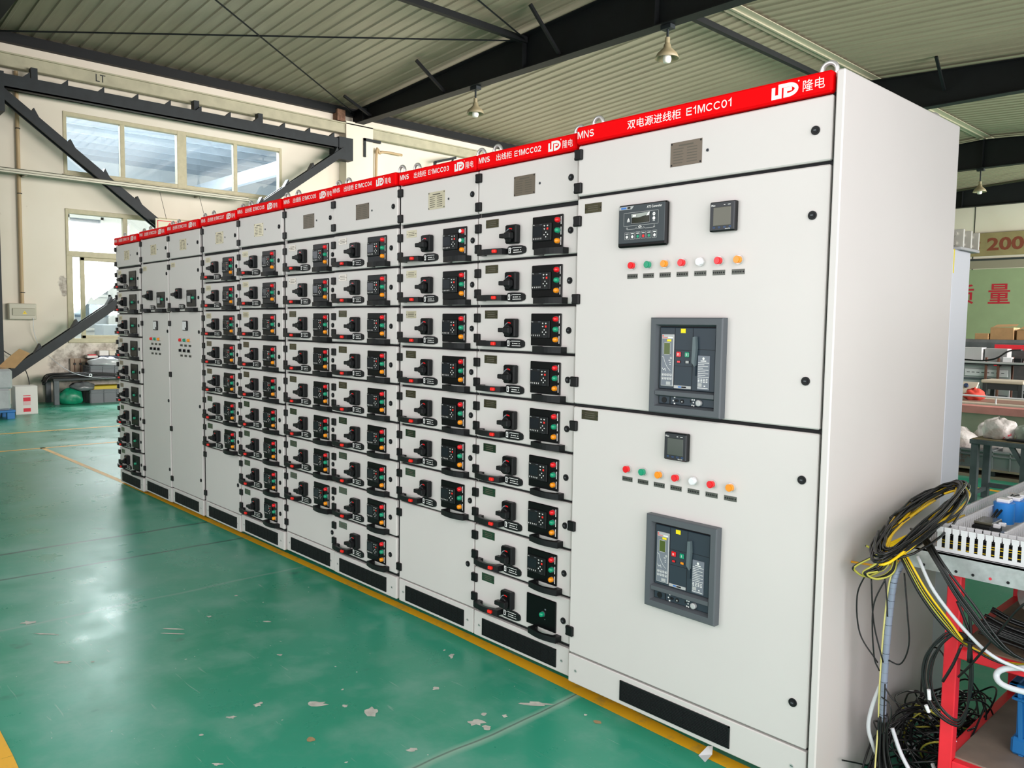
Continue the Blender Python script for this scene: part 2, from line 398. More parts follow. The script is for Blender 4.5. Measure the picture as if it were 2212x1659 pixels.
# floor with painted lines and bare chips
f = MB(); f.box(XL-.24, XR+.24, YF-.24, YB+.24, FZ-.2, FZ, floor_m)
def on_floor(pts, z, mt): f.face([(x, y, FZ+z) for x, y in pts], mt)
def line(x0, y0, x1, y1, w, z=.0012):
    d = Vector((x1-x0, y1-y0)).normalized(); n = Vector((-d.y, d.x))*w/2
    on_floor([(x0-n.x, y0-n.y), (x1-n.x, y1-n.y), (x1+n.x, y1+n.y), (x0+n.x, y0+n.y)], z, line_m)
YL = [(-9.3, -.065, .05), (-6.5, .006, .05), (-4, .032, .053), (-1.9, .05, .056), (-.9, .034, .078), (-.3, .01, .062), (1.2, .0, .07)]
for (xa, ya, wa), (xb, yb, wb_) in zip(YL, YL[1:]): on_floor([(xa, ya-wa/2), (xb, yb-wb_/2), (xb, yb+wb_/2), (xa, ya+wa/2)], .0012, line_m)
line(-1.75, -1.845, -1.95, -1.838, .09); line(-1.95, -1.838, -9.2, -1.75, .09, .0014)
line(-9.26, -2.2, -9.26, 4.0, .07); line(-10.84, -4.3, -10.84, 4.0, .08); line(-8, 6.09, 2, 6.06, .09); line(.3, 1.35, .42, 2.1, .09)
CH = [(-3.285, -1.463, .082, .032), (-2.669, -1.464, .081, .024), (-1.75, -1.005, .033, .025), (-1.718, -1.125, .038, .014), (-1.601, -.829, .082, .025), (-1.405, -.703, .061, .046), (-1.615, -.148, .025, .033), (-1.402, -.401, .034, .019), (-1.079, -.458, .07, .031), (-1.024, -.453, .038, .024), (-1.106, -.396, .025, .018), (-1.045, -.343, .025, .014), (-1.035, -.184, .128, .02), (-1.439, -1.297, .044, .012), (-1.664, -1.261, .017, .008), (-2.795, -.769, .033, .014), (-1.08, -.752, .045, .016), (-2.744, -.964, .112, .009), (-2.688, -.989, .122, .009), (-3.006, -.534, .023, .013), (-2.541, -.581, .042, .009), (-1.517, -.757, .025, .014), (-1.685, -.133, .013, .011), (-2.591, -1.367, .016, .008), (-.845, -.104, .014, .011), (-3.068, -1.437, .132, .012), (-1.644, -.691, .011, .011), (-2.127, -.721, .029, .01)]
for (x, y, w, h) in CH:
    ax = Vector((.73, .68)); ay = Vector((-.68, .73)); n = 13; pts = []
    straight = h < .0095
    for i in range(n):
        t = 2*pi*i/n; k = R.choice((.55, .7, .9, 1, 1.15)) if not straight else 1
        q = ax*(cos(t)*w*.5*k)+ay*(sin(t)*h*.85*k); pts.append((x+q.x, y+q.y))
    on_floor(pts, .001, chip_m)
for (x, y, w, h) in [(-1.375, -.981, .043, .02), (-.779, -.112, .035, .017)]:
    on_floor([(x+cos(i*.7)*w*.5*R.uniform(.7, 1.1), y+sin(i*.7)*w*.4*R.uniform(.7, 1.1)) for i in range(9)], .001, chip_t)
struct('floor', f, 'green epoxy hall floor with worn yellow lines and scratches', 'floor')

def wall_yz(x0, x1, y0, y1, z0, z1, holes, mt):
    m = MB(); ys = sorted({y0, y1, *[h[0] for h in holes], *[h[1] for h in holes]})
    for a, b in zip(ys, ys[1:]):
        zs = [z0]; hs = sorted([h for h in holes if h[0] <= a and h[1] >= b], key=lambda h: h[2]); cur = z0
        for h in hs:
            if h[2] > cur: m.box(x0, x1, a, b, cur, h[2], mt)
            cur = h[3]
        m.box(x0, x1, a, b, cur, z1, mt)
    return m
UW = (1.66, 5.86, 4.04, 5.14); LW = (1.66, 5.86, 1.02, 3.43)
wl = wall_yz(XL-.24, XL, YF, YB, FZ, 6.45, [UW, LW], wall_m)
wl.box(XL, XL+.3, 7.26, 7.96, FZ, 5.93, wall_m); wl.box(XL, XL+.3, 14.55, 15.25, FZ, 5.93, wall_m); wl.box(XL, XL+.3, 21.85, 22.55, FZ, 5.93, wall_m)
wl.box(XL+.002, XL+.2, 7.1, 7.3, 5.93, 6.18, brick_m)
struct('wall_left', wl, 'cream plastered side wall with peeling patches under the window', 'wall')
wb = MB(); wb.box(XL-.24, XR+.24, YB, YB+.24, FZ, 7.0, wall_m); wb.box(XL, XR, YB-.012, YB, FZ, 3.72, green_m)
for x in (-12.5, -9.02, -5.0, -1.5): wb.box(x-.01, x+.01, YB-.014, YB, 3.7, 6.2, rubber)
wb.box(XL, XR, YB-.05, YB, 3.74, 4.02, mat('wall_band', '8C8474', .8)); wb.box(XL, XR, YB-.07, YB, 4.02, 4.09, bench_d)
wlr = mat('wall_lettering_red', 'B01E30', .7)
for ch, xa in (('质', -9.62), ('量', -8.45), ('生', -7.3), ('命', -6.15)): wb.text(ch, xa, xa+.7, 2.47, 3.18, YB-.015, wlr, .012)
struct('wall_back', wb, 'far end wall, green below with large red painted characters', 'wall')
fw = MB()
for a in [(XL-.24, XL+1.6, FZ, 6.5), (-8.2, -4.4, FZ, 6.5), (.4, XR+.24, FZ, 6.5)]: fw.box(a[0], a[1], YF-.24, YF, a[2], a[3], wall_m)
fw.box(-13.4, -8.2, YF-.24, YF, FZ, 1.8, wall_m); fw.box(-13.4, -8.2, YF-.24, YF, 4.2, 6.5, wall_m); fw.box(-4.4, .4, YF-.24, YF, 4.6, 7, wall_m)
fw.box(XL, -4.4, YF-.24, YF, 6.4, 7, wall_m)
struct('wall_front', fw, 'near end wall with the open gate behind the camera', 'wall')
struct('wall_right', wall_yz(XR, XR+.24, YF, YB, FZ, 6.45, [(-4.6, -.1, .05, 4.4), (3.9, 18.1, 1.6, 5.2), (20.9, 29.1, 1.4, 4.6)], wall_m), 'right side wall with long openings added for daylight', 'wall')  # rear openings added to suit the fill lamps

# corrugated roof: ribs run up the slope
rf = MB(); prof = []; y = YF-.3
while y < YB+.3: prof += [(y, 0), (y+.15, 0), (y+.165, -.022), (y+.215, -.022), (y+.23, 0)]; y += .25
prof.append((y, 0))
for xa, xb in ((XL-.3, XC), (XC, XR+.3)):
    vs = []; 
    for (yy, dz) in prof: vs += [(xa, yy, zroof(xa)+dz), (xb, yy, zroof(xb)+dz)]
    rf.add(vs, [(2*i, 2*i+1, 2*i+3, 2*i+2) for i in range(len(prof)-1)], roof_m)
    rf.face([(xa, YF-.3, zroof(xa)+.06), (xb, YF-.3, zroof(xb)+.06), (xb, y, zroof(xb)+.06), (xa, y, zroof(xa)+.06)], roof_m)
rf.box(XC-.16, XC+.16, YF, YB, 6.735, 6.75, ridge_m); rf.box(XC-.02, XC+.02, YF, YB, 6.71, 6.74, ridge_m)
struct('ceiling', rf, 'ribbed beige grey sheet metal roof seen from below', 'ceiling')
er = put('eaves_strip', MB().box(XL, XL+.12, YF, YB, 6.1, 6.27, rafter_m)); er['kind'] = 'structure'; er['label'] = 'dark strip where the roof meets the left wall'; er['category'] = 'purlin'  # dark strip along the roof to wall junction
# rafters
def rafter(yy, lab):
    m = MB(); zb = 5.93; h = .11
    for xa, xb in ((XL+.02, XC), (XC, XR-.02)):
        za, zc = zroof(xa)-.14, zroof(xb)-.14
        m.prism([(xa, zb), (xb, zb), (xb, zc), (xa, za)], yy-.006, yy+.006, 1, rafter_m)
        m.prism([(xa, za), (xb, zc), (xb, zc+.016), (xa, za+.016)], yy-h, yy+h, 1, rafter_m)
    m.box(XL+.02, XR-.02, yy-h, yy+h, zb-.016, zb, rafter_m)
    for x in (-14.4, -9.3, -6.45, -3.2, 1.6): m.box(x-.008, x+.008, yy-h, yy+h, zb, zroof(x)-.14, rafter_m)
    o = put('roof_beam', m); o['kind'] = 'structure'; o['label'] = lab; o['category'] = 'roof beam'
for yy, lab in ((-4.6, 'black steel roof beam nearest the gate'), (.3, 'black steel roof beam over the cabinet row'), (7.6, 'deep black roof beam carrying two hanging lamps'), (14.9, 'black roof beam ending at the top right behind the tallest cabinet'), (22.2, 'third black roof beam, lower at the right edge'), (29.5, 'black roof beam against the far end wall')): rafter(yy, lab)
def bar(name, p0, p1, r, mt, lab, cat, n=8):
    return tag(put(name, MB().cyl(p0, p1, r, mt, n=n)), lab, cat)
def member(name, p0, p1, w, h, mt, lab, cat):
    m = MB(); p0, p1 = Vector(p0), Vector(p1); d = p1-p0; L = d.length; m.box(-w/2, w/2, 0, L, -h/2, h/2, mt)
    o = put(name, m); o.location = p0; o.rotation_mode = 'QUATERNION'; o.rotation_quaternion = d.to_track_quat('Y', 'Z'); return tag(o, lab, cat)
for (x, z, lab) in ((-9.3, 6.42, 'dark purlin tube meeting the deep roof beam at top centre'), (-6.78, 6.52, 'dark purlin tube beside the ridge strip above the tallest cabinet')):
    ya, yb = (.3, 7.58) if x < -9 else (7.62, 14.88)
    member('purlin', (x, ya, z), (x, yb, z), .09, .1, rafter_m, lab, 'purlin')['kind'] = 'structure'
bar('tie_rod', (-14.75, 7.5, 6.13), (-9.35, .45, 6.42), .014, rafter_m, 'thin diagonal tie rod rising steeply across the roof at top left', 'tie rod')
bar('tie_rod', (-9.4, 7.5, 6.42), (-14.7, .4, 6.13), .014, rafter_m, 'thin nearly level tie rod crossing under the roof at top left', 'tie rod')
bar('tie_rod', (-9.25, 7.5, 6.42), (-6.5, .4, 6.6), .014, rafter_m, 'thin tie rod at the top centre right of the purlin', 'tie rod')
for x, lab in ((-14.2, 'lowest short brace by the wall end of the deep roof beam'), (-11.6, 'short brace above the farther hanging lamp'), (-8.5, 'short brace between the two hanging lamps')):
    member('beam_brace', (x, 6.9, zroof(x)-.05), (x+.05, 7.55, 5.98), .05, .05, rafter_m, lab, 'brace')
member('beam_brace', (-4.9, 14.2, zroof(-4.9)-.03), (-4.95, 14.85, 6.2), .05, .05, rafter_m, 'short brace above the right hand roof beam', 'brace')

def hanging_lamp(x, yy, z, s, lab, top=5.91):
    t = thing('pendant_lamp', lab, 'lamp', (x, yy, z), group='hall pendant lamps')
    put('lamp_shade', MB().lathe([(.03*s, .2*s), (.05*s, .17*s), (.055*s, .13*s), (.14*s, .05*s), (.17*s, -.02*s), (.166*s, -.02*s), (.13*s, .045*s), (.045*s, .12*s)], lampshade), t)
    put('bulb', MB().lathe([(0, -.075*s), (.05*s, -.07*s), (.062*s, -.03*s), (.05*s, .06*s), (.02*s, .12*s), (0, .13*s)], bulb), t)
    m = MB().cyl((0, 0, .19*s), (0, 0, .27*s), .035*s, lampshade).cyl((0, 0, .26*s), (0, 0, top-z), .018, steel_dk, n=8); m.box(-.09, .09, -.06, .06, top-z-.06, top-z, steel_dk)
    put('stem', m, t)
hanging_lamp(-10.67, 7.6, 5.43, 1.0, 'tan bell shaped lamp hanging at centre, left of the bigger looking one')
hanging_lamp(-6.28, 7.6, 5.45, 1.05, 'tan bell lamp hanging above the header reading E1MCC01')
hanging_lamp(-6.5, 22.2, 5.3, 1.0, 'small lamp hanging far back at the right edge', 5.91)

# crane rail, bracing and services on the left wall
m = MB(); m.box(-14.86, -14.74, -4.8, 22, 5.66, 5.87, crane_m, .01); m.box(-14.9, -14.7, -4.8, 22, 5.86, 5.885, crane_m)
m.text('LT', 0, .16, 0, .13, 0, steel_dk, 0, Matrix(((0, 1, 0, -14.735), (1, 0, 0, 2.15), (0, 0, 1, 5.7), (0, 0, 0, 1))))
tag(put('crane_rail', m), 'long beige beam running along the wall just below the roof', 'crane rail')
m = MB()
for x in (-14.68, -14.52): m.box(x-.02, x+.02, .62, 7.1, 5.25, 5.47, steel_dk)
m.box(-14.7, -14.5, .62, 7.1, 5.25, 5.27, steel_dk)
for i in range(11): yy = .95+i*.58; m.prism([(yy, 5.47), (yy+.12, 5.47), (yy+.12, 5.58)], -14.66, -14.54, 0, steel_dk)
for yy in (1.15, 3.9, 5.2): m.box(-14.75, -14.6, yy-.05, yy+.05, 5.46, 5.68, steel_dk)
brace = thing('wall_brace', 'black steel cross brace with toothed battens in front of the windows', 'steel brace', (0, 0, 0))
put('top_beam', m, brace)
def diag(y0, z0, y1, z1, xo, flip):
    m = MB(); d = Vector((0, y1-y0, z1-z0)); L = d.length; a = math.atan2(z1-z0, y1-y0)
    M = Matrix.Translation((xo, y0, z0)) @ Matrix.Rotation(a, 4, 'X')
    m.box(-.09, -.05, 0, L, -.075, .075, steel_dk, M=M); m.box(.05, .09, 0, L, -.075, .075, steel_dk, M=M)
    m.box(-.05, .05, 0, L, .045, .06, rafter_m, M=M)
    k = int(L/.72)
    for i in range(1, k+1):
        q = i*L/(k+.4); m.prism([(q, .07), (q+(.15 if flip else -.15), .07), (q+(.19 if flip else -.19)*.9, .15)], -.07, .07, 0, steel_dk, M)
    return m
put('diagonal', diag(.62, 5.22, 6.9, .35, -14.66, False), brace); put('diagonal', diag(.45, .38, 7.05, 5.2, -14.48, True), brace)
put('gusset', MB().box(-14.72, -14.48, 6.95, 7.3, 5.02, 5.5, steel_dk).box(-14.98, -14.48, .45, .68, 4.85, 5.5, steel_dk).box(-14.98, -14.7, 7.0, 7.28, 5.1, 5.5, steel_dk), brace)
put('column', MB().box(-14.75, -14.45, .2, .55, FZ, 5.93, steel_dk), brace)
m = MB(); m.box(-14.56, -14.5, -4, 4.9, 3.87, 3.95, tube_m, .015); m.box(-14.5, -14.47, -4, 4.9, 3.855, 3.9, tube_m, .01)
for yy in (-2, 1.0, 4.0): m.box(-14.998, -14.55, yy-.02, yy+.02, 3.88, 3.93, tube_m)
tag(put('cable_conduit', m), 'long grey steel channel crossing the wall under the upper window', 'conduit')
pm = MB().cyl((-14.95, .94, 1.711), (-14.95, .95, 5.66), .03, pipe_m)
for z in (4.7, 3.6, 1.9): pm.torus((-14.95, .95, z), .033, .008, steel_dk, axis=2, n=12, k=6)
tag(put('conduit_pipe', pm), 'tan vertical conduit pipe above the wall distribution box', 'pipe')
pp = [(-14.9, 8.18, 2), (-14.9, 8.18, 5.2), (-14.9, 8.28, 5.4), (-14.9, 8.45, 5.45), (-14.9, 8.9, 5.45)]
tag(put('conduit_pipe', MB().tube(spline(pp, 5), .03, pipe_m, 8)), 'tan conduit pipe bending under the crane beam right of the pilaster', 'pipe')
m = MB().box(-14.72, -14.66, 7.7, 7.75, 5.2, 5.62, steel_dk).box(-14.72, -14.66, 7.7, 8.15, 5.56, 5.62, steel_dk)
tag(put('wall_bracket', m), 'short black bracket hanging under the crane beam by the pilaster', 'bracket')
m = MB().box(-14.75, -14.7, 9.72, 9.78, 4.6, 5.4, steel_dk).prism([(9.75, 5.36), (10.4, 5.56), (10.4, 5.62), (9.75, 5.42)], -14.75, -14.7, 0, steel_dk).prism([(10.1, 5.2), (10.3, 5.55), (10.34, 5.55), (10.14, 5.2)], -14.74, -14.71, 0, steel_dk)
tag(put('wall_bracket', m), 'black angled bracket showing above the header reading E1MCC03', 'bracket')
# distribution box
m = MB(); m.box(-14.999, -14.87, .72, 1.14, 1.43, 1.71, boxgrey, .012)
db = tag(put('distribution_box', m), 'beige wall mounted distribution box with a yellow warning triangle', 'electrical box')
d = MB().box(-14.87, -14.855, .77, 1.12, 1.50, 1.625, mat('box_door', 'A9A692', .5), .006)
put('cover', d, db)
wt = MB(); X0 = -14.853
wt.face([(X0, .92, 1.525), (X0, .99, 1.525), (X0, .955, 1.585)], mat('warning_yellow', 'E6C820', .5)); wt.face([(X0+.001, .953, 1.53), (X0+.001, .961, 1.553), (X0+.001, .953, 1.55), (X0+.001, .956, 1.57), (X0+.001, .948, 1.545), (X0+.001, .957, 1.548)], rubber)
put('warning_sign', wt, db)
tag(put('thin_wire', MB().tube(spline([(-14.85, 1.08, 1.46), (-14.9, 1.1, 1.2), (-14.9, 1.22, .9), (-14.4, 1.5, .55), (-14.35, 1.9, .42), (-14.35, 2.3, .4), (-14.36, 2.6, .39)]), .005, wrap_w, 5)), 'thin pale wire drooping from the distribution box', 'wire')
# windows
def yz(m, y0, y1, z0, z1, x0, x1, mt, c=.006): m.box(x0, x1, y0, y1, z0, z1, mt, c)
y0, y1, z0, z1 = UW; m = MB()
yz(m, y0, y1, z0, z0+.07, -15.12, -14.99, frame_m); yz(m, y0, y1, z1-.07, z1, -15.12, -14.99, frame_m)
for a, b in ((y0, y0+.06), (3.66, 3.84), (y1-.06, y1)): yz(m, a, b, z0, z1, -15.12, -14.985, frame_m)
for c in (2.66, 4.84): yz(m, c-.04, c+.04, z0, z1, -15.1, -15.0, frame_m)
yz(m, y0-.02, y1+.02, z0-.03, z0, -15.1, -14.96, frame_m)
w1 = struct('window_1', m, 'high four pane window with cream frame', 'window')
for a, b in ((y0+.06, 2.62), (2.70, 3.66), (3.84, 4.8), (4.88, y1-.06)): put('pane', MB().box(-15.07, -15.064, a, b, z0+.07, z1-.07, pane_m), w1)
y0, y1, z0, z1 = LW; m = MB()
yz(m, y0, y1, z0, z0+.08, -15.12, -14.97, frame_m); yz(m, y0, y1, z1-.08, z1, -15.12, -14.99, frame_m); yz(m, y0, y1, 2.58, 2.68, -15.12, -14.985, frame_m)
yz(m, y0, y0+.1, z0, 2.6, -15.12, -14.98, frame_m); yz(m, y0, y0+.05, 2.6, z1, -15.12, -14.98, frame_m); yz(m, y1-.1, y1, z0, z1, -15.12, -14.98, frame_m)
for c in (2.68, 3.76, 4.84): yz(m, c-.04, c+.04, 2.6, z1, -15.1, -15.0, frame_m)
w2 = struct('window_2', m, 'tall lower window with sliding sashes, partly behind the cabinets', 'window')
for a, b in ((y0+.05, 2.64), (2.72, 3.72), (3.8, 4.8), (4.88, y1-.1)): put('pane', MB().box(-15.07, -15.064, a, b, 2.68, z1-.08, pane_m), w2)
for a, b in ((1.9, 2.9), (2.9, 3.85), (3.85, 4.85), (4.85, 5.76)):
    s = MB(); yz(s, a, a+.07, 1.1, 2.58, -15.09, -15.03, frame_m); yz(s, b-.05, b, 1.1, 2.58, -15.09, -15.03, frame_m); yz(s, a, b, 1.1, 1.16, -15.09, -15.03, frame_m); yz(s, a, b, 2.52, 2.58, -15.09, -15.03, frame_m)
    put('sash', s, w2); put('pane', MB().box(-15.06, -15.055, a+.07, b-.05, 1.16, 2.52, pane_m), w2)
put('pane', MB().box(-15.06, -15.055, 1.76, 1.9, 1.1, 2.58, pane_m), w2)

# the bright hall beyond the windows
m = MB(); zz = lambda x: 6.5+.07*(-15.3-x); HX = -33
def roofpiece(xa, xb, ya, yb): m.add([(xa, ya, zz(xa)), (xb, ya, zz(xb)), (xb, yb, zz(xb)), (xa, yb, zz(xa)), (xa, ya, zz(xa)+.05), (xb, ya, zz(xb)+.05), (xb, yb, zz(xb)+.05), (xa, yb, zz(xa)+.05)], [(0, 1, 2, 3), (4, 7, 6, 5)], nroof)
sk = [(3.2, 5.2), (13.5, 15.5)]
cur = -6
for a, b in sk: roofpiece(-15.3, HX, cur, a); cur = b
roofpiece(-15.3, HX, cur, 24)
for a, b in sk: roofpiece(-15.3, -17.5, a, b); roofpiece(-28, HX, a, b)
yy = -6
while yy < 24:
    if not any(a-.1 < yy < b+.1 for a, b in sk): m.add([(-15.3, yy, zz(-15.3)-.03), (HX, yy, zz(HX)-.03), (HX, yy+.05, zz(HX)-.03), (-15.3, yy+.05, zz(-15.3)-.03), (-15.3, yy-.03, zz(-15.3)), (HX, yy-.03, zz(HX)), (HX, yy+.08, zz(HX)), (-15.3, yy+.08, zz(-15.3))], [(0, 1, 2, 3), (0, 4, 5, 1), (3, 2, 6, 7)], nsteel)
    yy += .75
x = -17
while x > HX: m.box(x-.05, x+.05, -6, 24, zz(x)-.24, zz(x)-.03, nsteel); x -= 1.7
for y_ in (2.0, 9.5): m.box(HX, -15.3, y_-.1, y_+.1, 6.0, 6.4, nsteel)
m.box(HX-.2, HX, -6, 24, FZ, 8, nwall); m.box(HX, -15.3, 23.8, 24, FZ, 8, nwall); m.box(HX, -15.3, -6.2, -6, FZ, 8, nwall)
m.box(HX, -15.26, -6, 24, FZ-.2, FZ, nsteel)
struct('next_hall', m, 'bright neighbouring hall with purlins and skylights seen through the windows', 'neighbouring hall')
m = wall_yz(-18.6, -18.5, -3, 10, FZ, 4.4, [(2.55, 3.3, 3.02, 3.73), (2.6, 3.42, 1.95, 2.45), (2.6, 3.42, 1.2, 1.85)], nwall)
struct('next_room_wall', m, 'white inner wall beyond the lower window', 'wall')
m = MB()
for (a, b, c, d) in ((2.55, 3.3, 3.02, 3.73), (2.6, 3.42, 1.95, 2.45), (2.6, 3.42, 1.2, 1.85)):
    for q in ((a, a+.06, c, d), (b-.06, b, c, d), (a, b, c, c+.06), (a, b, d-.06, d)): m.box(-18.62, -18.45, q[0], q[1], q[2], q[3], nwall)
m.box(-18.55, -18.53, 2.6, 3.4, 1.2, 1.5, nsteel); m.box(-18.55, -18.53, 2.6, 3.4, 1.95, 2.1, nsteel)
w3 = struct('window_3', m, 'white framed windows in the wall beyond', 'window'); tint = glass('tinted_glass', (.26, .31, .34), .08)
for (a, b, c_, d_) in ((2.55, 3.3, 3.02, 3.73), (2.6, 3.42, 1.95, 2.45), (2.6, 3.42, 1.2, 1.85)): put('pane', MB().box(-18.545, -18.54, a+.06, b-.06, c_+.06, d_-.06, tint), w3)
m = MB(); m.box(-17.9, -17.3, 2.9, 5.4, FZ, 1.35, nsteel, .02)
tag(put('storage_cabinet', m), 'pale grey cupboard standing beyond the lower window', 'cupboard')
# ------------------------------------------------------------------ switchgear cabinets
DEP = .95
MC = {}
def cached(key, fn):
    if key not in MC: MC[key] = fn().mesh(key if isinstance(key, str) else key[0])
    return MC[key]
def k_lock():
    return MB().cyl((0, 0, 0), (0, -.004, 0), .0135, black, n=20).cyl((0, -.004, 0), (0, -.006, 0), .009, rubber, n=16).box(-.004, .004, -.0075, -.006, -.002, .002, graybez)
def k_hinge(): return MB().box(-.019, .019, -.012, .004, -.02, .02, hinge_m, .003).box(-.0165, -.0145, -.0125, -.012, -.01, .008, palegrey)
def k_screw(): return MB().cyl((0, 0, 0), (0, -.003, 0), .006, chrome, n=10).box(-.004, .004, -.0035, -.003, -.001, .001, rubber)
def k_plate(pale):
    mt = plate_l if pale else plate_m; m = MB().box(-.042, .042, -.0015, 0, -.018, .018, mt)
    for x in (-.037, .037): m.disc(x, -.001, .0028, -.0018, rubber, 8)
    for z in (.008, 0, -.008): m.fr(-.025, .025, z-.0015, z+.001, -.0017, plate_txt)
    return m
def k_rating(pale):
    mt = plate_l if pale else rating_m; m = MB().box(-.064, .064, -.0015, 0, -.041, .041, mt)
    for x in (-.059, .059):
        for z in (-.036, .036): m.disc(x, z, .0035, -.0018, rubber, 8)
    m.fr(-.03, .03, .026, .031, -.0017, plate_txt)
    for i in range(6):
        z = .018-i*.0095
        m.fr(-.052, -.01-.004*(i % 2), z-.0015, z+.0015, -.0017, plate_txt); m.fr(.004, .045, z-.0015, z+.0015, -.0017, plate_txt)
    return m
def k_switch():
    m = MB().box(-.034, .034, -.03, 0, -.04, .04, black, .005).box(-.03, .03, -.0315, -.028, -.036, .036, dkblack, .001)
    def arc(a0, a1, mt):
        n = 8; P = [(.031*cos(a0+(a1-a0)*i/n), -.032, -.006+.031*sin(a0+(a1-a0)*i/n)) for i in range(n+1)]; Q = [(.0265*cos(a0+(a1-a0)*i/n), -.032, -.006+.0265*sin(a0+(a1-a0)*i/n)) for i in range(n+1)]
        for i in range(n): m.face([P[i+1], P[i], Q[i], Q[i+1]], mt)
    arc(1.75, 3.1, midgrey); arc(1.1, 1.75, lampred)
    return m
def k_knob():
    return MB().cyl((0, -.03, -.004), (0, -.043, -.004), .0235, black, n=24).cyl((0, -.043, -.004), (0, -.045, -.004), .0235, black, r1=.019, n=24).box(-.004, .034, -.066, -.04, -.018, .01, black, .004).box(-.034, .0, -.066, -.04, -.013, .006, black, .003)
def k_panel():
    m = MB().box(0, .176, -.007, 0, -.134, 0, dkblack, .003); m.box(.005, .116, -.013, -.006, -.103, -.028, black, .003)
    m.fr(.011, .064, -.082, -.041, -.0133, screen); m.rect_line(.0095, .0655, -.0835, -.0395, -.0132, .001, rubber)
    m.text('Pilot', .011, .022, -.0365, -.033, -.0134, white, .01); m.fr(.05, .064, -.0355, -.034, -.0134, midgrey)
    for i, x in enumerate((.013, .024, .035, .046, .057)): m.fr(x, x+.003, -.0945, -.0885, -.0134, white); m.fr(x-.001, x+.004, -.0895, -.0885, -.0134, white)
    for x, z in ((.078, -.04), (.096, -.04), (.078, -.053)): m.fr(x-.004, x+.004, z-.0015, z+.0015, -.0134, white); m.fr(x-.0015, x+.0015, z-.004, z+.0015, -.0134, white)
    m.fr(.0915, .1005, -.0575, -.0495, -.0134, redtab)
    for x, z in ((.087, -.068), (.087, -.086), (.077, -.077), (.097, -.077)): m.disc(x, z, .003, -.0134, white, 8)
    m.rect_line(.082, .1, -.099, -.0915, -.0134, .0006, graybez)
    for z in (-.024, -.066, -.107): m.fr(.165, .169, z-.016, z+.015, -.0072, white)
    return m
def k_blank():
    return MB().box(0, .176, -.007, 0, -.134, 0, dkblack, .003).fr(.112, .12, -.05, -.044, -.0072, midgrey).disc(.115, -.09, .002, -.0072, midgrey, 8)
def k_lamp(mt): return lambda: MB().cyl((0, 0, 0), (0, -.004, 0), .0125, graybez, n=18).lathe([(.0108, .003), (.0108, -.014), (.009, -.0185), (.005, -.0205), (0, -.021)][::1], mt, axis=1, n=18)
def k_panlamp(mt): return k_lamp(mt)
def k_pilot(mt): return lambda: MB().cyl((0, 0, 0), (0, -.007, 0), .0145, chrome, n=22).cyl((0, -.007, 0), (0, -.019, 0), .0125, mt, n=22).cyl((0, -.019, 0), (0, -.0215, 0), .0105, mt, n=22)
def k_filmcap(): return MB().cyl((0, -.0195, 0), (0, -.0225, 0), .0085, lampwhite, n=16)
def bow(x0, x1, post, flip=0):
    n = 9; o = [(x0, 0)]; 
    for i in range(n): t = i/(n-1); o.append((x0+(x1-x0)*t, -.035-.014*sin(pi*t)))
    o.append((x1, 0)); o.append((x1-post, 0)); o.append((x1-post-.003, -.021))
    for i in range(n): t = 1-i/(n-1); xx = x0+post+.008+(x1-x0-2*post-.016)*t; o.append((xx, -.0225-.014*sin(pi*t)))
    o.append((x0+post+.003, -.021)); o.append((x0+post, 0)); return o
def k_pull_l(): return MB().prism(bow(0, .165, .026), -.0125, .0125, 2, black)
def k_pull_tab(): return MB().box(.115, .139, -.053, -.038, -.007, .008, redtab, .003)
def k_pull_r(): return MB().prism(bow(0, .165, .026), -.0125, .0125, 2, black)
def k_tag():
    o = [(0, .012), (.006, .018), (.03, .02), (.085, .019), (.106, .013), (.112, .006), (.112, -.008), (.106, -.014), (.085, -.019), (.03, -.02), (.006, -.018), (0, -.012)]
    m = MB().prism(o, -.007, 0, 1, black); m.fr(.007, .021, -.012, .012, -.0073, white); m.fr(.01, .016, -.008, .001, -.0075, black); m.face([(.01, -.0075, .003), (.018, -.0075, .003), (.014, -.0075, .01)], black)
    m.fr(.036, .088, .009, .0115, -.0073, white); m.disc(.042, 0, .003, -.0073, white, 8); m.fr(.048, .072, -.0015, .0015, -.0073, white); m.fr(.08, .085, -.002, .002, -.0073, white); m.fr(.036, .09, -.0105, -.008, -.0073, white)
    m.ribbon([(.026, .006), (.031, .01), (.036, .0105)], .0014, -.0073, white)
    return m
def k_grille(w, h):
    def f():
        m = MB().box(0, w, -.002, .004, 0, h, grille_m, .001); n = int(h/.0055)
        for i in range(1, n): z = i*h/n; m.box(.006, w-.006, -.0045, -.0015, z-.0012, z+.0008, black)
        for i in range(1, 10): m.box(i*w/10-.0006, i*w/10+.0006, -.0042, -.0015, .004, h-.004, grille_m)
        m.box(0, w, -.005, 0, 0, .004, black); m.box(0, w, -.005, 0, h-.004, h, black); m.box(0, .005, -.005, 0, 0, h, black); m.box(w-.005, w, -.005, 0, 0, h, black)
        return m
    return f
def k_eye(): return MB().torus((0, 0, .034), .0245, .0075, chrome, axis=1, n=26, k=10).cyl((0, 0, -.004), (0, 0, .01), .014, chrome, n=14)
def door(w, h): return lambda: MB().box(.003, w-.003, 0, .019, -h, 0, paint, .004)

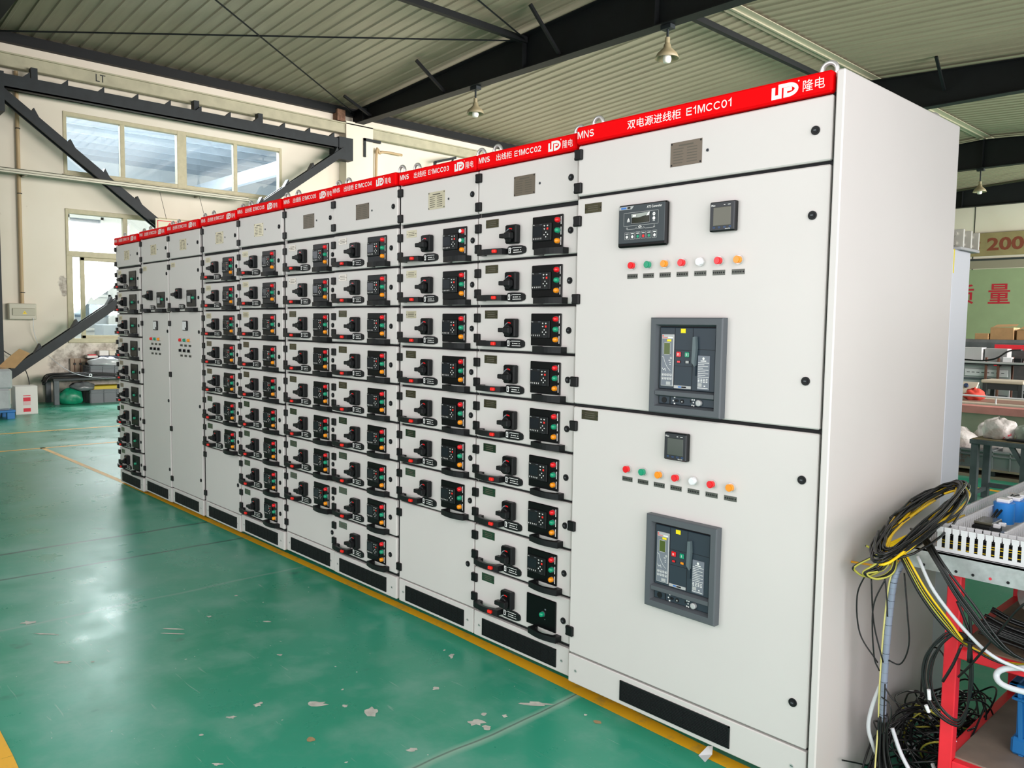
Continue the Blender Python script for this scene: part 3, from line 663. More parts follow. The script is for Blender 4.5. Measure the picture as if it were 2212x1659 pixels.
LOGO_ARC = [(.62+.36*cos(a), .46+.34*sin(a)*1.1) for a in [radians(d) for d in range(80, -91, -14)]]
def logo(m, x0, x1, z0, z1, y):
    w, h = x1-x0, z1-z0; Z = lambda p: (x0+p[0]*w, z0+p[1]*h*.98)
    outer = [(.07, .88), (.07, .07), (.32, .07), (.32, .90), (.62, .90)]+[(.62+.31*cos(radians(d)), .49+.41*sin(radians(d))) for d in range(75, -91, -15)]+[(.52, .08), (.52, .56), (.76, .56)]
    m.ribbon([Z(p) for p in outer], .135*w, y, white); m.disc(x1+.0, z1+.0005, .0024, y, white, 10)

def arc_(cx, cz, rx, rz, a0, a1, n=9): return [(cx+rx*cos(radians(a0+(a1-a0)*i/n)), cz+rz*sin(radians(a0+(a1-a0)*i/n))) for i in range(n+1)]
LET = {'E': (.62, [[(.6, .94), (.06, .94), (.06, .06), (.62, .06)], [(.06, .52), (.56, .52)]]), '1': (.42, [[(.04, .74), (.2, .84), (.29, .98), (.29, 0)]]), 'M': (.78, [[(.06, 0), (.06, .97), (.14, .97), (.39, .1), (.64, .97), (.72, .97), (.72, 0)]]),
 'N': (.68, [[(.06, 0), (.06, .98), (.1, .98), (.58, .02), (.62, .02), (.62, 1)]]), 'S': (.64, [arc_(.32, .72, .25, .22, 25, 270)+arc_(.32, .28, .26, .22, 90, -155)]), 'C': (.7, [arc_(.38, .5, .32, .44, 42, 318, 14)]),
 '0': (.58, [arc_(.29, .5, .23, .44, 90, 450, 18)]), '2': (.58, [arc_(.28, .7, .22, .24, 165, -25, 8)+[(.05, .06), (.54, .06)]]), '3': (.58, [arc_(.27, .72, .2, .22, 160, -80, 8)+arc_(.27, .28, .22, .22, 80, -160, 8)]), '4': (.58, [[(.42, 0), (.42, .96), (.38, .96), (.05, .3), (.05, .26), (.56, .26)]]),
 '5': (.58, [[(.5, .94), (.13, .94), (.09, .5)]+arc_(.28, .32, .23, .26, 130, -150, 10)]), '6': (.58, [arc_(.3, .66, .24, .28, 40, 180, 6)+arc_(.29, .31, .23, .25, 180, 530, 14)]), '7': (.56, [[(.04, .94), (.52, .94), (.3, .5), (.2, 0)]]),
 '8': (.58, [arc_(.29, .73, .19, .21, 0, 360, 14), arc_(.29, .29, .23, .23, 0, 360, 14)]), '9': (.58, [arc_(.29, .69, .23, .25, 0, 350, 14)[::-1]+arc_(.28, .34, .24, .28, 0, -140, 6)])}
def letters(m, word, x0, x1, z0, z1, y):
    tot = sum(LET[c][0]+.1 for c in word)-.1; k = (x1-x0)/tot; h = z1-z0; x = x0
    for c in word:
        for st in LET[c][1]: m.ribbon([(x+p[0]*k, z0+p[1]*h) for p in st], .0038, y, white)
        x += (LET[c][0]+.1)*k
    return m
def header(root, w, cn, code, big):
    y = -.0135; s = put('header_sign', MB().box(.001, w-.003, -.013, .02, 2.139, 2.203, red, .006), root)
    if big: A = (.009, .092, 2.158, 2.184, .252, .485, 2.154, 2.187, .507, .684, 2.158, 2.183, .823, .912, 2.152, 2.19, .926, .995, 2.154, 2.188)
    else: A = (.017, .091, 2.162, 2.185, .134, .233, 2.158, 2.187, .25, .41, 2.161, 2.183, .451, .521, 2.152, 2.189, .531, .586, 2.153, 2.184)
    put('series_lettering', letters(MB(), 'MNS', *A[0:4], y), s); put('title_lettering', MB().text(cn, *A[4:8], y, white, .006), s); put('code_lettering', letters(MB(), code, *A[8:12], y), s)
    m = MB(); logo(m, *A[12:16], y); put('logo', m, s); put('maker_lettering', MB().text('隆电', *A[16:20], y, white, 0), s)

def cabinet(no, xl, xr, Y, Z, label, cn='出线柜', pale=False):
    w = xr-xl; big = no == 1
    root = thing('switchgear_cabinet', label, 'electrical cabinet', (xl, Y, Z), 0, 'row of switchgear cabinets')
    b = MB().box(0, w, .022, DEP, .0, 2.19, paint, .003); b.box(.003, w-.003, .0175, .0235, .118, 2.142, rubber)
    put('housing', b, root)
    put('base_frame', MB().box(.02, w-.02, .12, .18, FZ-Z, 0, steel_dk).box(.02, w-.02, DEP-.1, DEP-.03, FZ-Z, 0, steel_dk).box(.02, .1, .18, DEP-.1, FZ-Z, 0, steel_dk).box(w-.1, w-.02, .18, DEP-.1, FZ-Z, 0, steel_dk), root)
    header(root, w, cn, 'E1MCC%02d' % no, big)
    td = put('door', cached(('door', w, .191), door(w, .191)), root, (0, 0, 2.134))
    def at(p, name, key, fn, x, z, y=0): return put(name, cached(key, fn), p, (x, y, z))
    pk = ('rating', pale)
    at(td, 'rating_plate', pk, lambda: k_rating(pale), .502 if big else .3005, -.097)
    at(td, 'key_hole', 'key_hole', lambda: MB().cyl((0, 0, 0), (0, -.002, 0), .0055, graybez, n=12).cyl((0, -.002, 0), (0, -.0025, 0), .003, rubber, n=8), .588 if big else .393, -.1)
    at(td, 'door_lock', 'door_lock', k_lock, .966 if big else w-.038, -.098)
    for z in (-.034, -.161): at(td, 'hinge', 'hinge', k_hinge, .008, z)
    pl = put('plinth_panel', MB().box(.002, w-.002, 0, .02, .001, .117, paint, .003), root)
    if big: at(pl, 'vent_grille', ('vent_grille', 1), k_grille(.475, .077), .273, .02)
    else: at(pl, 'vent_grille', ('vent_grille', 0), k_grille(.472, .078), .064, .017)
    for x in ((.044, .973) if big else (.042, w-.04)): at(pl, 'screw', 'screw', k_screw, x, .056)
    for x in ((.045, w-.05) if big else (.055, w-.055)):
        for yy in (.065, DEP-.06): at(root, 'lifting_eye', 'lifting_eye', k_eye, x, 2.19, yy)
    return root, at

def drawer(root, at, w, zt, kind, pale, film=False):
    d = put('drawer', cached(('drawer_front', w), door(w, .189)), root, (0, 0, zt-.0055)); o = .0055
    at(d, 'nameplate', ('nameplate', pale), lambda: k_plate(pale), .099, -.038+o)
    at(d, 'rotary_switch', 'rotary_switch', k_switch, .2475, -.096+o); at(d, 'switch_knob', 'switch_knob', k_knob, .2475, -.102+o)
    if kind == 'm':
        at(d, 'control_panel', 'control_panel', k_panel, .358, -.034+o)
        for nm, mt, z in (('red', lampred, -.057), ('green', lampgreen, -.099), ('amber', lampamber, -.141)):
            l = at(d, 'indicator_lamp', ('indicator_lamp', nm), k_panlamp(mt), .512, z+o, -.006); l['label'] = nm+' indicator lamp'
            if film and nm != 'amber': at(d, 'film_cap', 'film_cap', k_filmcap, .512, z+o, -.006)
    else:
        at(d, 'control_panel', 'blank_panel', k_blank, .358, -.034+o); l = at(d, 'indicator_lamp', ('indicator_lamp', 'green'), k_panlamp(lampgreen), .462, -.103+o, -.006); l['label'] = 'green indicator lamp'
    at(d, 'door_lock', 'door_lock', k_lock, .573, -.102+o)
    at(d, 'pull_handle', 'pull_handle', k_pull_l, .037, -.166+o); t = at(d, 'release_tab', 'release_tab', k_pull_tab, .037, -.166+o)
    at(d, 'pull_handle', 'lower_pull_handle', k_pull_r, .398, -.182+o)
    at(d, 'operation_label', 'operation_label', k_tag, .207, -.163+o)
    for z in (-.054, -.145): at(d, 'hinge', 'hinge', k_hinge, .008, z+o)

# left edge, right edge, offset towards the room, height offset, drawers, whether plates take the bright reflection colour
ROW = [(2, -1.658, -1.05, .018, .006, 9, False, 'm', 'grey switchgear cabinet with nine drawers beside the wide cabinet, header E1MCC02'),
       (3, -2.267, -1.662, .020, .006, 7, True, 'm', 'grey switchgear cabinet with seven drawers over a blank door, header E1MCC03'),
       (4, -2.902, -2.274, .010, .010, 9, False, 'm', 'grey switchgear cabinet with nine drawers, header E1MCC04'),
       (5, -3.493, -2.906, .016, .009, 8, False, 'm', 'grey switchgear cabinet with eight drawers over one blank door, header E1MCC05'),
       (6, -4.119, -3.498, .002, .005, 9, True, 'm', 'grey switchgear cabinet with nine drawers, header E1MCC06'),
       (7, -4.719, -4.124, -.003, -.004, 7, True, 'm', 'grey switchgear cabinet with seven drawers over a blank door, header E1MCC07'),
       (10, -6.615, -6.005, -.025, -.025, 9, True, 'g', 'last grey switchgear cabinet at the far end, nine drawers with green lamps, header E1MCC10')]
for (no, xl, xr, Y, Z, nd, pale, kind, lab) in ROW:
    root, at = cabinet(no, xl, xr, Y, Z, lab, pale=pale); w = xr-xl
    for i in range(nd): drawer(root, at, w, 1.93-.2*i, 'g' if (no == 2 and i == 8) else kind, pale and i < 3, film=(no == 3 and i == 0))  # only upper drawer plates get the painted bright reflection
    zb = 1.93-.2*nd
    if zb > .2:
        d = put('door', cached(('door', w, round(zb-.126, 3)), door(w, zb-.126)), root, (0, 0, zb-.003)); h = zb-.126
        at(d, 'door_lock', 'door_lock', k_lock, .562, -h/2)
        for z in (-.055, -h+.06): at(d, 'hinge', 'hinge', k_hinge, .008, z)

# the two blank tall-door cabinets near the far end
def k_meter():
    m = MB().box(0, .088, -.012, 0, -.075, 0, dkblack, .004); m.fr(.006, .082, -.069, -.006, -.0125, lampwhite); m.disc(.07, -.06, .011, -.0128, rubber, 12)
    n = 8; P = [(.016+.05*cos(radians(10+i*10)), -.0127, -.064+.05*sin(radians(10+i*10))) for i in range(n+1)]
    for i in range(n): m.face([P[i], P[i+1], (P[i+1][0], -.0127, P[i+1][2]+.001), (P[i][0], -.0127, P[i][2]+.001)], rubber)
    m.face([(.066, -.0127, -.06), (.068, -.0127, -.06), (.03, -.0127, -.02)], rubber); return m
def k_strip():
    m = MB().box(-.0235, .0235, -.0015, 0, -.0085, .0085, mat('tag_metal', '5E605A', .35, metal=.5) if 'tag_metal' not in MATS else MATS['tag_metal'])
    for x in (-.019, .019): m.disc(x, 0, .003, -.0018, rubber, 8)
    for x in (-.011, -.004, .003, .01): m.fr(x-.0022, x+.0022, -.003, .003, -.0017, rubber)
    return m
def k_selector(): return MB().cyl((0, 0, 0), (0, -.006, 0), .0145, chrome, n=18).cyl((0, -.006, 0), (0, -.012, 0), .0115, rubber, n=18).box(-.0035, .0035, -.022, -.01, -.011, .011, dkblack, .001)
def k_minipanel():
    m = MB().box(0, .176, -.007, 0, -.126, 0, dkblack, .003); m.box(.02, .1, -.011, -.006, -.1, -.032, black, .002); m.fr(.028, .088, -.09, -.045, -.0113, palegrey); return m.fr(.01, .016, -.025, -.021, -.0072, white)
for (no, xl, xr, Y, Z, lab) in ((8, -5.383, -4.762, -.005, -.009, 'grey cabinet with one tall blank door and a white meter, header E1MCC08'), (9, -6.0, -5.387, -.011, -.013, 'grey cabinet with a tall blank door beside the last cabinet, header E1MCC09')):
    root, at = cabinet(no, xl, xr, Y, Z, lab, pale=True); w = xr-xl
    d = put('door', cached(('door', w, .398), door(w, .398)), root, (0, 0, 1.931)); q = -1.931
    at(d, 'nameplate', ('nameplate', True), lambda: k_plate(True), .09, 1.892+q)
    at(d, 'rotary_switch', 'rotary_switch', k_switch, .235, 1.668+q); at(d, 'switch_knob', 'switch_knob', k_knob, .235, 1.662+q)
    at(d, 'control_panel', 'mini_panel', k_minipanel, .366, 1.692+q); l = at(d, 'indicator_lamp', ('indicator_lamp', 'green'), k_panlamp(lampgreen), .515, 1.631+q, -.006)
    at(d, 'operation_label', 'operation_label', k_tag, .214, 1.567+q); at(d, 'pull_handle', 'pull_handle', k_pull_l, .05, 1.545+q); at(d, 'pull_handle', 'lower_pull_handle', k_pull_r, .405, 1.545+q)
    for z in (1.834, 1.632): at(d, 'door_lock', 'door_lock', k_lock, .585, z+q)
    for z in (1.878, 1.578): at(d, 'hinge', 'hinge', k_hinge, .008, z+q)
    d = put('door', cached(('door', w, 1.403), door(w, 1.403)), root, (0, 0, 1.526)); q = -1.526
    at(d, 'panel_meter', 'panel_meter', k_meter, .285, 1.459+q)
    for x, mt, nm in ((.237, lampred, 'red'), (.322, lampgreen, 'green'), (.407, lampamber, 'amber')):
        l = at(d, 'indicator_lamp', ('pilot_lamp', nm), k_pilot(mt), x, 1.311+q); l['label'] = nm+' indicator lamp'; at(d, 'name_strip', 'name_strip', k_strip, x, 1.27+q)
        at(d, 'selector_switch', 'selector_switch', k_selector, x, 1.231+q); at(d, 'name_strip', 'name_strip', k_strip, x, 1.191+q)
    for z in (1.378, .823, .267): at(d, 'door_lock', 'door_lock', k_lock, .585, z+q)
    for z in (1.437, 1.033, .599, .196): at(d, 'hinge', 'hinge', k_hinge, .008, z+q)

# the wide incoming cabinet nearest the camera
root, at = cabinet(1, -1.019, 0, -.021, .012, 'wide grey incoming cabinet nearest the camera with two dark breakers, header E1MCC01', cn='双电源进线柜')
W1 = 1.019
sp = MB().box(W1+.008, W1+.034, -.008, .94, FZ-.012, 2.2, paint, .004); put('side_panel', sp, root)
put('corner_trim', MB().box(W1+.0005, W1+.008, .012, .03, .0, 2.19, rubber), root)
d1 = put('door', MB().box(.003, W1-.003, 0, .019, -.796, 0, paint, .004), root, (0, 0, 1.931)); q = -1.931
d2 = put('door', MB().box(.003, W1-.003, 0, .019, -.998, 0, paint, .004), root, (0, 0, 1.122)); q2 = -1.122
for z in (1.846, 1.545, 1.221): at(d1, 'hinge', 'hinge', k_hinge, .008, z+q)
for z in (1.046, .642, .212): at(d2, 'hinge', 'hinge', k_hinge, .009, z+q2)
for z in (1.784, 1.281): at(d1, 'door_lock', 'door_lock', k_lock, .967, z+q)
for z in (.974, .262): at(d2, 'door_lock', 'door_lock', k_lock, .968, z+q2)
at(d1, 'nameplate', ('nameplate', False), lambda: k_plate(False), .085, 1.891+q); at(d2, 'nameplate', ('nameplate', False), lambda: k_plate(False), .09, 1.095+q2)
seq = [lampred, lampgreen, lampamber, lampred, lampwhite, lampred, lampamber]; nm = ['red', 'green', 'amber', 'red', 'white', 'red', 'amber']
for i in range(7):
    x = .286+i*.0728
    for d, qq, z in ((d1, q, 1.663), (d2, q2, .912)):
        l = at(d, 'indicator_lamp', ('pilot_lamp', nm[i]), k_pilot(seq[i]), x, z+qq); l['label'] = nm[i]+' indicator lamp'
        at(d, 'name_strip', 'name_strip', k_strip, x-.003, z-.0385+qq)
# transfer switch controller
c = put('transfer_controller', MB().box(0, .218, -.022, 0, -.154, 0, dkblack, .006).box(.006, .212, -.0235, -.02, -.14, -.004, ats_m, .002), root, (.225, 0, 1.882)); c['label'] = 'dark grey controller panel reading ATS Controller'
m = MB(); y = -.0245
m.face([(.008, y, -.018), (.066, y, -.018), (.076, y, -.007), (.008, y, -.007)], palegrey); m.fr(.017, .042, -.016, -.009, y-.0003, bluep); m.fr(.046, .06, -.016, -.009, y-.0003, rubber)
m.text('ATS Controller', .134, .2, -.02, -.0115, y, white, .012)
m.rect_line(.03, .186, -.078, -.03, y, .0012, palegrey); m.face([(.046, y, -.058), (.058, y, -.058), (.052, y, -.048)], white); m.fr(.046, .058, -.063, -.06, y, white)
for z in (-.043, -.058): m.disc(.166, z, .0062, y, white, 14)
m.disc(.166, -.043, .002, y-.0003, ats_m, 8); m.fr(.161, .171, -.0675, -.066, y, white)
m.ribbon([(.046, -.079), (.046, -.09), (.082, -.09), (.09, -.084)], .0014, y, palegrey); m.ribbon([(.088, -.089), (.122, -.089)], .0014, y, palegrey); m.ribbon([(.12, -.083), (.128, -.09), (.168, -.09), (.168, -.079)], .0014, y, palegrey)
m.fr(.098, .112, -.086, -.081, y, white); m.fr(.103, .107, -.089, -.078, y, white); m.fr(.042, .05, -.0875, -.086, y, white); m.fr(.164, .172, -.0875, -.086, y, white)
for i, mt in enumerate((white, white, lampgreen, lampred, lampgreen, white)):
    x = .036+i*.0248; m.rect_line(x, x+.021, -.126, -.1, y, .001, palegrey); m.disc(x+.0105, -.117, .0055, y, mt, 12); m.fr(x+.004, x+.017, -.107, -.1045, y, white)
put('faceplate_print', m, c)
put('display', MB().box(.066, .15, -.0255, -.024, -.072, -.036, dkblack, .001).fr(.071, .145, -.069, -.047, -.0257, lcddark).rect_line(.067, .149, -.071, -.037, -.0256, .001, palegrey), c)
put('film_sticker', MB().add([(.068, -.027, -.049), (.1, -.0262, -.05), (.14, -.027, -.044), (.148, -.028, -.047), (.152, -.029, -.034), (.11, -.0285, -.036), (.068, -.0285, -.037)], [(0, 1, 6), (1, 5, 6), (1, 2, 5), (2, 3, 4), (2, 4, 5)], mat('peeling_film', 'D4D8D2', .15, alpha=.6, coat=.3)).fr(.075, .09, -.047, -.04, -.0295, white).face([(.136, -.0295, -.047), (.148, -.0295, -.046), (.152, -.03, -.034), (.145, -.03, -.035)], white), c)
def power_meter(x, z, mt):
    p = put('power_meter', MB().box(0, .096, -.02, 0, -.097, 0, black, .003).box(.002, .094, -.0225, -.018, -.095, -.002, mat('meter_face', '141C22', .3) if 'meter_face' not in MATS else MATS['meter_face'], .002), root, (x, 0, z))
    m = MB(); m.text('Pilot', .008, .023, -.0155, -.0095, -.0235, white, .02); m.fr(.055, .061, -.013, -.011, -.0235, white); m.fr(.07, .08, -.013, -.011, -.0235, white); m.text('PMAC735', .062, .081, -.0925, -.0885, -.0235, white, .01)
    for i in range(4): m.rect_line(.016+i*.02, .024+i*.02, -.0865, -.082, -.0234, .0007, bluep)
    put('faceplate_print', m, p); put('display', MB().box(.016, .082, -.024, -.022, -.079, -.019, mt, .001), p); return p
power_meter(.617, 1.855, lcdgrey)['label'] = 'upper square power meter'; power_meter(.459, 1.072, mat('lcd_green_dark', '39443A', .15))['label'] = 'lower square power meter'

def breaker(x0, z1, flag):
    w, h = .295, .336
    b = MB(); fy = -.03; t = .031
    def loop(i, y): return [(i, y, -h+i), (w-i, y, -h+i), (w-i, y, -i), (i, y, -i)]
    Ls = [loop(0, 0), loop(0, fy+.004), loop(.004, fy), loop(.024, fy), (lambda q: q)(loop(.032, -.005))]
    for A, B2 in zip(Ls, Ls[1:]):
        b.add(A+B2, [(k, (k+1) % 4, 4+(k+1) % 4, 4+k) for k in range(4)], graybez)
    b.prism([(-.005, -.28), (fy+.002, -.272), (fy+.002, -.258), (-.005, -.25)], .027, w-.027, 0, graybez)
    r = put('circuit_breaker', b, root, (x0, 0, z1)); r['label'] = flag
    I = MB(); I.box(.028, w-.028, -.008, -.001, -.256, -.028, rubber); I.box(.034, .262, -.016, -.006, -.25, -.034, navy, .002)
    for x in (.098, .172): I.box(x-.0006, x+.0006, -.0168, -.015, -.248, -.036, rubber)
    I.box(.098, .172, -.0168, -.015, -.1125, -.1115, rubber); I.box(.098, .172, -.0168, -.015, -.1675, -.1665, rubber); I.box(.175, .262, -.0168, -.015, -.1085, -.1075, rubber)
    put('front_cover', I, r)
    T = MB().box(.044, .096, -.02, -.015, -.24, -.058, palegrey, .0015); T.fr(.047, .093, -.237, -.061, -.0204, midgrey); y = -.0207
    T.fr(.047, .093, -.074, -.061, y, palegrey); T.text('CW', .049, .07, -.0725, -.068, y-.0002, redtab, .02); T.fr(.048, .053, -.066, -.062, y-.0002, redtab); T.fr(.072, .092, -.0715, -.067, y-.0002, white); T.fr(.068, .086, -.083, -.0755, y-.0003, yellow)
    T.rect_line(.054, .083, -.13, -.086, y, .002, palegrey); T.fr(.056, .081, -.128, -.088, y-.0002, lcd)
    T.ribbon([(.048, -.136), (.055, -.138), (.059, -.152), (.064, -.162), (.072, -.174), (.085, -.186)], .0012, y, white); T.disc(.086, -.141, .0045, y, palegrey, 12); T.fr(.076, .084, -.15, -.1475, y, white); T.fr(.08, .086, -.157, -.155, y, white); T.fr(.08, .086, -.164, -.162, y, white)
    T.ribbon([(.05, -.176), (.056, -.184), (.062, -.178), (.066, -.187)], .0016, y, white)
    for i in range(4):
        for j in range(2): T.rect_line(.0495+i*.011, .058+i*.011, -.2045-j*.013, -.1955-j*.013, y, .0013, white); T.fr(.052+i*.011, .055+i*.011, -.202-j*.013, -.199-j*.013, y, white)
    T.fr(.068, .086, -.235, -.224, y, palegrey)
    put('trip_unit', T, r)
    put('warning_sticker', MB().fr(.122, .142, -.053, -.038, -.0172, yellow), r)
    for x, mt, sym, lab in ((.116, lampred, 'O', 'red off button'), (.151, lampgreen, 'I', 'green on button')):
        o = put('push_button', MB().box(x-.009, x+.009, -.021, -.0155, -.136, -.118, mt, .002).text(sym, x-(.001 if sym == 'I' else .003), x+(.001 if sym == 'I' else .003), -.131, -.123, -.0214, white, .03), r); o['label'] = lab
    put('state_window', MB().box(x-.0425, x-.026, -.0172, -.0155, -.157, -.148, rubber).fr(x-.041, x-.029, -.156, -.1495, -.0174, lampred), r)
    put('state_window', MB().box(x-.009, x+.009, -.0172, -.0155, -.157, -.148, rubber).fr(x-.006, x+.007, -.1565, -.1485, -.0174, (palegrey if flag.startswith('upper') else lampamber)), r)
    H = MB().box(.179, .2, -.0155, -.006, -.112, -.064, rubber); H.prism([(.18, -.066), (.19, -.064), (.193, -.104), (.189, -.15), (.189, -.166), (.177, -.152)], -.03, -.016, 1, lever); H.prism([(.177, -.15), (.189, -.163), (.189, -.198)], -.022, -.016, 1, navy)
    put('charging_lever', H, r)
    Np = MB().box(.195, .242, -.0185, -.0155, -.244, -.128, midgrey, .001); y = -.019
    Np.disc(.218, -.138, .005, y, white, 6); Np.fr(.207, .229, -.1475, -.1445, y, white)
    for k, (a, bb) in enumerate(((.0, .044), (.0, .025), (.0, .04), (.0, .02), (0, .042), (.0, .03), (0, .042), (0, .03), (0, .044))): z = -.152-k*.006; Np.fr(.197+a, .197+bb, z-.0012, z+.0004, y, white)
    for k in range(3):
        for i in range(4): Np.fr(.198+i*.0105, .205+i*.0105, -.2085-k*.005, -.206-k*.005, y, white)
    Np.fr(.198, .214, -.234, -.222, y, palegrey); Np.fr(.222, .228, -.233, -.229, y, white); Np.fr(.197, .238, -.239, -.237, y, white)
    put('data_plate', Np, r)
    put('maker_strip', MB().box(.099, .169, -.0175, -.0155, -.245, -.235, palegrey).fr(.117, .13, -.2425, -.2375, -.0177, bluep).fr(.131, .15, -.2425, -.2375, -.0177, rubber), r)
    Lw = MB().box(.028, w-.028, -.008, -.001, -.305, -.272, rubber).box(.034, .262, -.014, -.006, -.3035, -.2755, navy, .002); y = -.0145
    Lw.cyl((.058, -.013, -.29), (.058, -.0155, -.29), .0105, black, n=18); Lw.box(.082, .084, -.016, -.013, -.302, -.277, rubber); Lw.cyl((.134, -.013, -.29), (.134, -.0155, -.29), .0075, rubber, n=16)
    Lw.fr(.099, .105, -.28, -.277, y, white); Lw.fr(.099, .105, -.302, -.297, y, white); Lw.fr(.094, .099, -.292, -.287, y, white); Lw.box(.105, .118, -.019, -.014, -.293, -.285, black, .002)
    for (a, z) in ((.175, -.281), (.183, -.281), (.18, -.29), (.175, -.3), (.182, -.301)): Lw.disc(a, z, .0028, y, white, 8)
    Lw.face([(.166, y, -.281), (.174, y, -.288), (.166, y, -.293)], rubber); Lw.disc(.134, -.291, .003, -.016, palegrey, 8)
    put('racking_panel', Lw, r)
    put('racking_plug', MB().cyl((.205, -.013, -.29), (.205, -.024, -.29), .0105, palegrey, n=18).cyl((.205, -.024, -.29), (.205, -.026, -.29), .0105, palegrey, r1=.007, n=18), r)
breaker(.392, 1.474, 'upper dark grey circuit breaker'); breaker(.396, .769, 'lower dark grey circuit breaker')
# rear busbar compartment with bare bars on top
put('rear_compartment', MB().box(.62, W1+.03, .952, 1.14, FZ-.012, 1.75, rear_lit_paint, .003).box(W1+.029, W1+.0308, .955, .965, 1.66, 1.75, yellow), root)
for i, yy in enumerate((1.02, 1.105, 1.19)):
    m = MB().box(.7, W1+.04, yy, yy+.012, 1.762, 1.83, copper, .001)
    for x in (W1-.05, W1+.01):
        for z in (1.778, 1.814): m.cyl((x, yy, z), (x, yy-.01, z), .009, copper, n=10)
    put('busbar', m, root)
put('busbar_clamp', MB().box(.7, W1+.04, 1.0, 1.21, 1.751, 1.762, palegrey, .001), root)
# ------------------------------------------------------------------ things by the left wall
def lump(m, ctr, rad, mt, seed, amp=.18, n=20, k=12, flat=.0, pinch=0):
    r = random.Random(seed); ph = [(r.uniform(0, 6), r.uniform(0, 6), r.uniform(2, 6), r.uniform(2, 6)) for _ in range(5)]; vs = []
    for i in range(k+1):
        th = pi*i/k
        for j in range(n):
            a = 2*pi*j/n; s = 1+amp*sum(sin(p[0]+p[2]*a)*sin(p[1]+p[3]*th) for p in ph)/2.2
            if pinch and th < .9: s *= 1-pinch*(1-th/.9)**.5*.5
            z = cos(th)*s; z = max(z, -flat) if flat else z
            vs.append((ctr[0]+rad[0]*sin(th)*cos(a)*s, ctr[1]+rad[1]*sin(th)*sin(a)*s, ctr[2]+rad[2]*z))
    return m.add(vs, [(i*n+j, (i+1)*n+j, (i+1)*n+(j+1) % n, i*n+(j+1) % n) for i in range(k) for j in range(n)], mt, True)
def crate(name, x0, x1, y0, y1, z0, z1, mt, lab, ribs=3, cat='crate', front=0, t=.012):
    m = MB(); m.box(x0, x1, y0, y1, z0, z0+t, mt); m.box(x0, x1, y0, y0+t, z0, z1, mt); m.box(x0, x1, y1-t, y1, z0, z1, mt); m.box(x0, x0+t, y0, y1, z0, z1, mt); m.box(x1-t, x1, y0, y1, z0, z1, mt)
    for z in (z1-.025, z1-.065): m.box(x0-.012, x1+.012, y0-.012, y0, z, z+.018, mt, .003); m.box(x1, x1+.012, y0-.012, y1+.012, z, z+.018, mt, .003)
    for i in range(ribs+1):
        f = i/ribs; m.box(x0+(x1-x0-.012)*f, x0+(x1-x0-.012)*f+.012, y0-.012, y0, z0, z1, mt, .002); m.box(x1, x1+.012, y0+(y1-y0-.012)*f, y0+(y1-y0-.012)*f+.012, z0, z1, mt, .002)
    m.box(x0-.005, x1+.005, y0-.006, y1, z0, z0+.02, mt)
    return tag(put(name, m), lab, cat)
c = tag(put('carton', MB().box(-13.4, -13.1, .43, .735, FZ, .4, card_w, .004)), 'white carton with red squares standing on the floor', 'carton')
m = MB(); X = -13.098
for (z0, z1, mt) in ((.245, .257, card_red), (.165, .225, card_red), (.105, .165, mat('carton_pink', 'D9B8B8', .7)), (.0, .055, card_red)): m.face([(X, .535, z0), (X, .635, z0), (X, .635, z1), (X, .535, z1)], mt)
put('carton_print', m, c)
t = thing('pallet', 'blue pallet under the film wrapped stack at the left edge', 'pallet', (-12.95, -.3, FZ))
put('deck', MB().box(-.4, .4, -.6, .62, .1, .13, blue, .004), t)
for a in (-.36, 0, .36):
    for b in (-.54, 0, .56): put('foot', MB().box(a-.05, a+.05, b-.05, b+.05, 0, .1, blue, .004), t)
m = MB(); m.box(-13.3, -12.57, -.85, .27, FZ+.131, .41, wrapfilm, .03); m.box(-13.28, -12.58, -.83, .3, .4, .7, wrapfilm, .03)
tag(put('wrapped_stack', m), 'grey stack wrapped in shiny film at the left edge', 'wrapped goods')
m = MB(); fl = [(-12.95, .18, .71), (-12.93, .4, .69), (-12.9, .5, .81), (-12.88, .6, .92), (-12.88, .46, .99), (-12.91, .33, .87)]
m.add(fl+[(p[0]-.006, p[1], p[2]) for p in fl], [(0, 1, 2, 5), (5, 2, 3, 4), (11, 8, 7, 6), (10, 9, 8, 11), (0, 6, 7, 1), (1, 7, 8, 2), (2, 8, 9, 3), (3, 9, 10, 4), (4, 10, 11, 5), (5, 11, 6, 0)], card)
tag(put('cardboard_flap', m), 'bent brown cardboard sheet leaning on the wrapped stack', 'cardboard')
tag(put('thin_wire', MB().tube(spline([(-14.95, .5, 1.1), (-14.9, .62, .9), (-14.8, .85, .7), (-14.7, .95, .4), (-14.7, .95, .05)]), .008, cable, 5)), 'thin dark wire behind the leaning cardboard', 'wire')
t = thing('work_table', 'low dark steel work table against the left wall', 'table', (-14.66, 1.9, FZ))
put('tabletop', MB().box(-.32, .31, -.65, 1.6, .415, .455, bench_d, .004), t)
for a in (-.28, .27):
    for b in (-.6, 1.5): put('leg', MB().box(a-.04, a+.04, b-.04, b+.04, 0, .415, bench_m, .003), t)
m = MB(); r = random.Random(3)
for i in range(16):
    o = r.uniform(-.12, .12); h = r.uniform(0, .07)
    m.tube(spline([(-14.5+o, 1.13, .3+h), (-14.52+o, 1.22, .42+h), (-14.5+o, 1.5, .435+h*.8+.012), (-14.44+o*.4, 1.9, .435+h*.8+.014), (-14.42+o*.4, 2.4, .432+h*.3+.012)], 4), .011, cable, 5)
tag(put('cable_bundle', m), 'thick black cable bundle lying along the low table', 'cable bundle', kind='stuff')
tag(put('white_clip', MB().torus((-14.35, 1.84, .46), .022, .008, lampwhite, axis=0, n=14, k=6)), 'small white ring on the low table edge', 'clip')
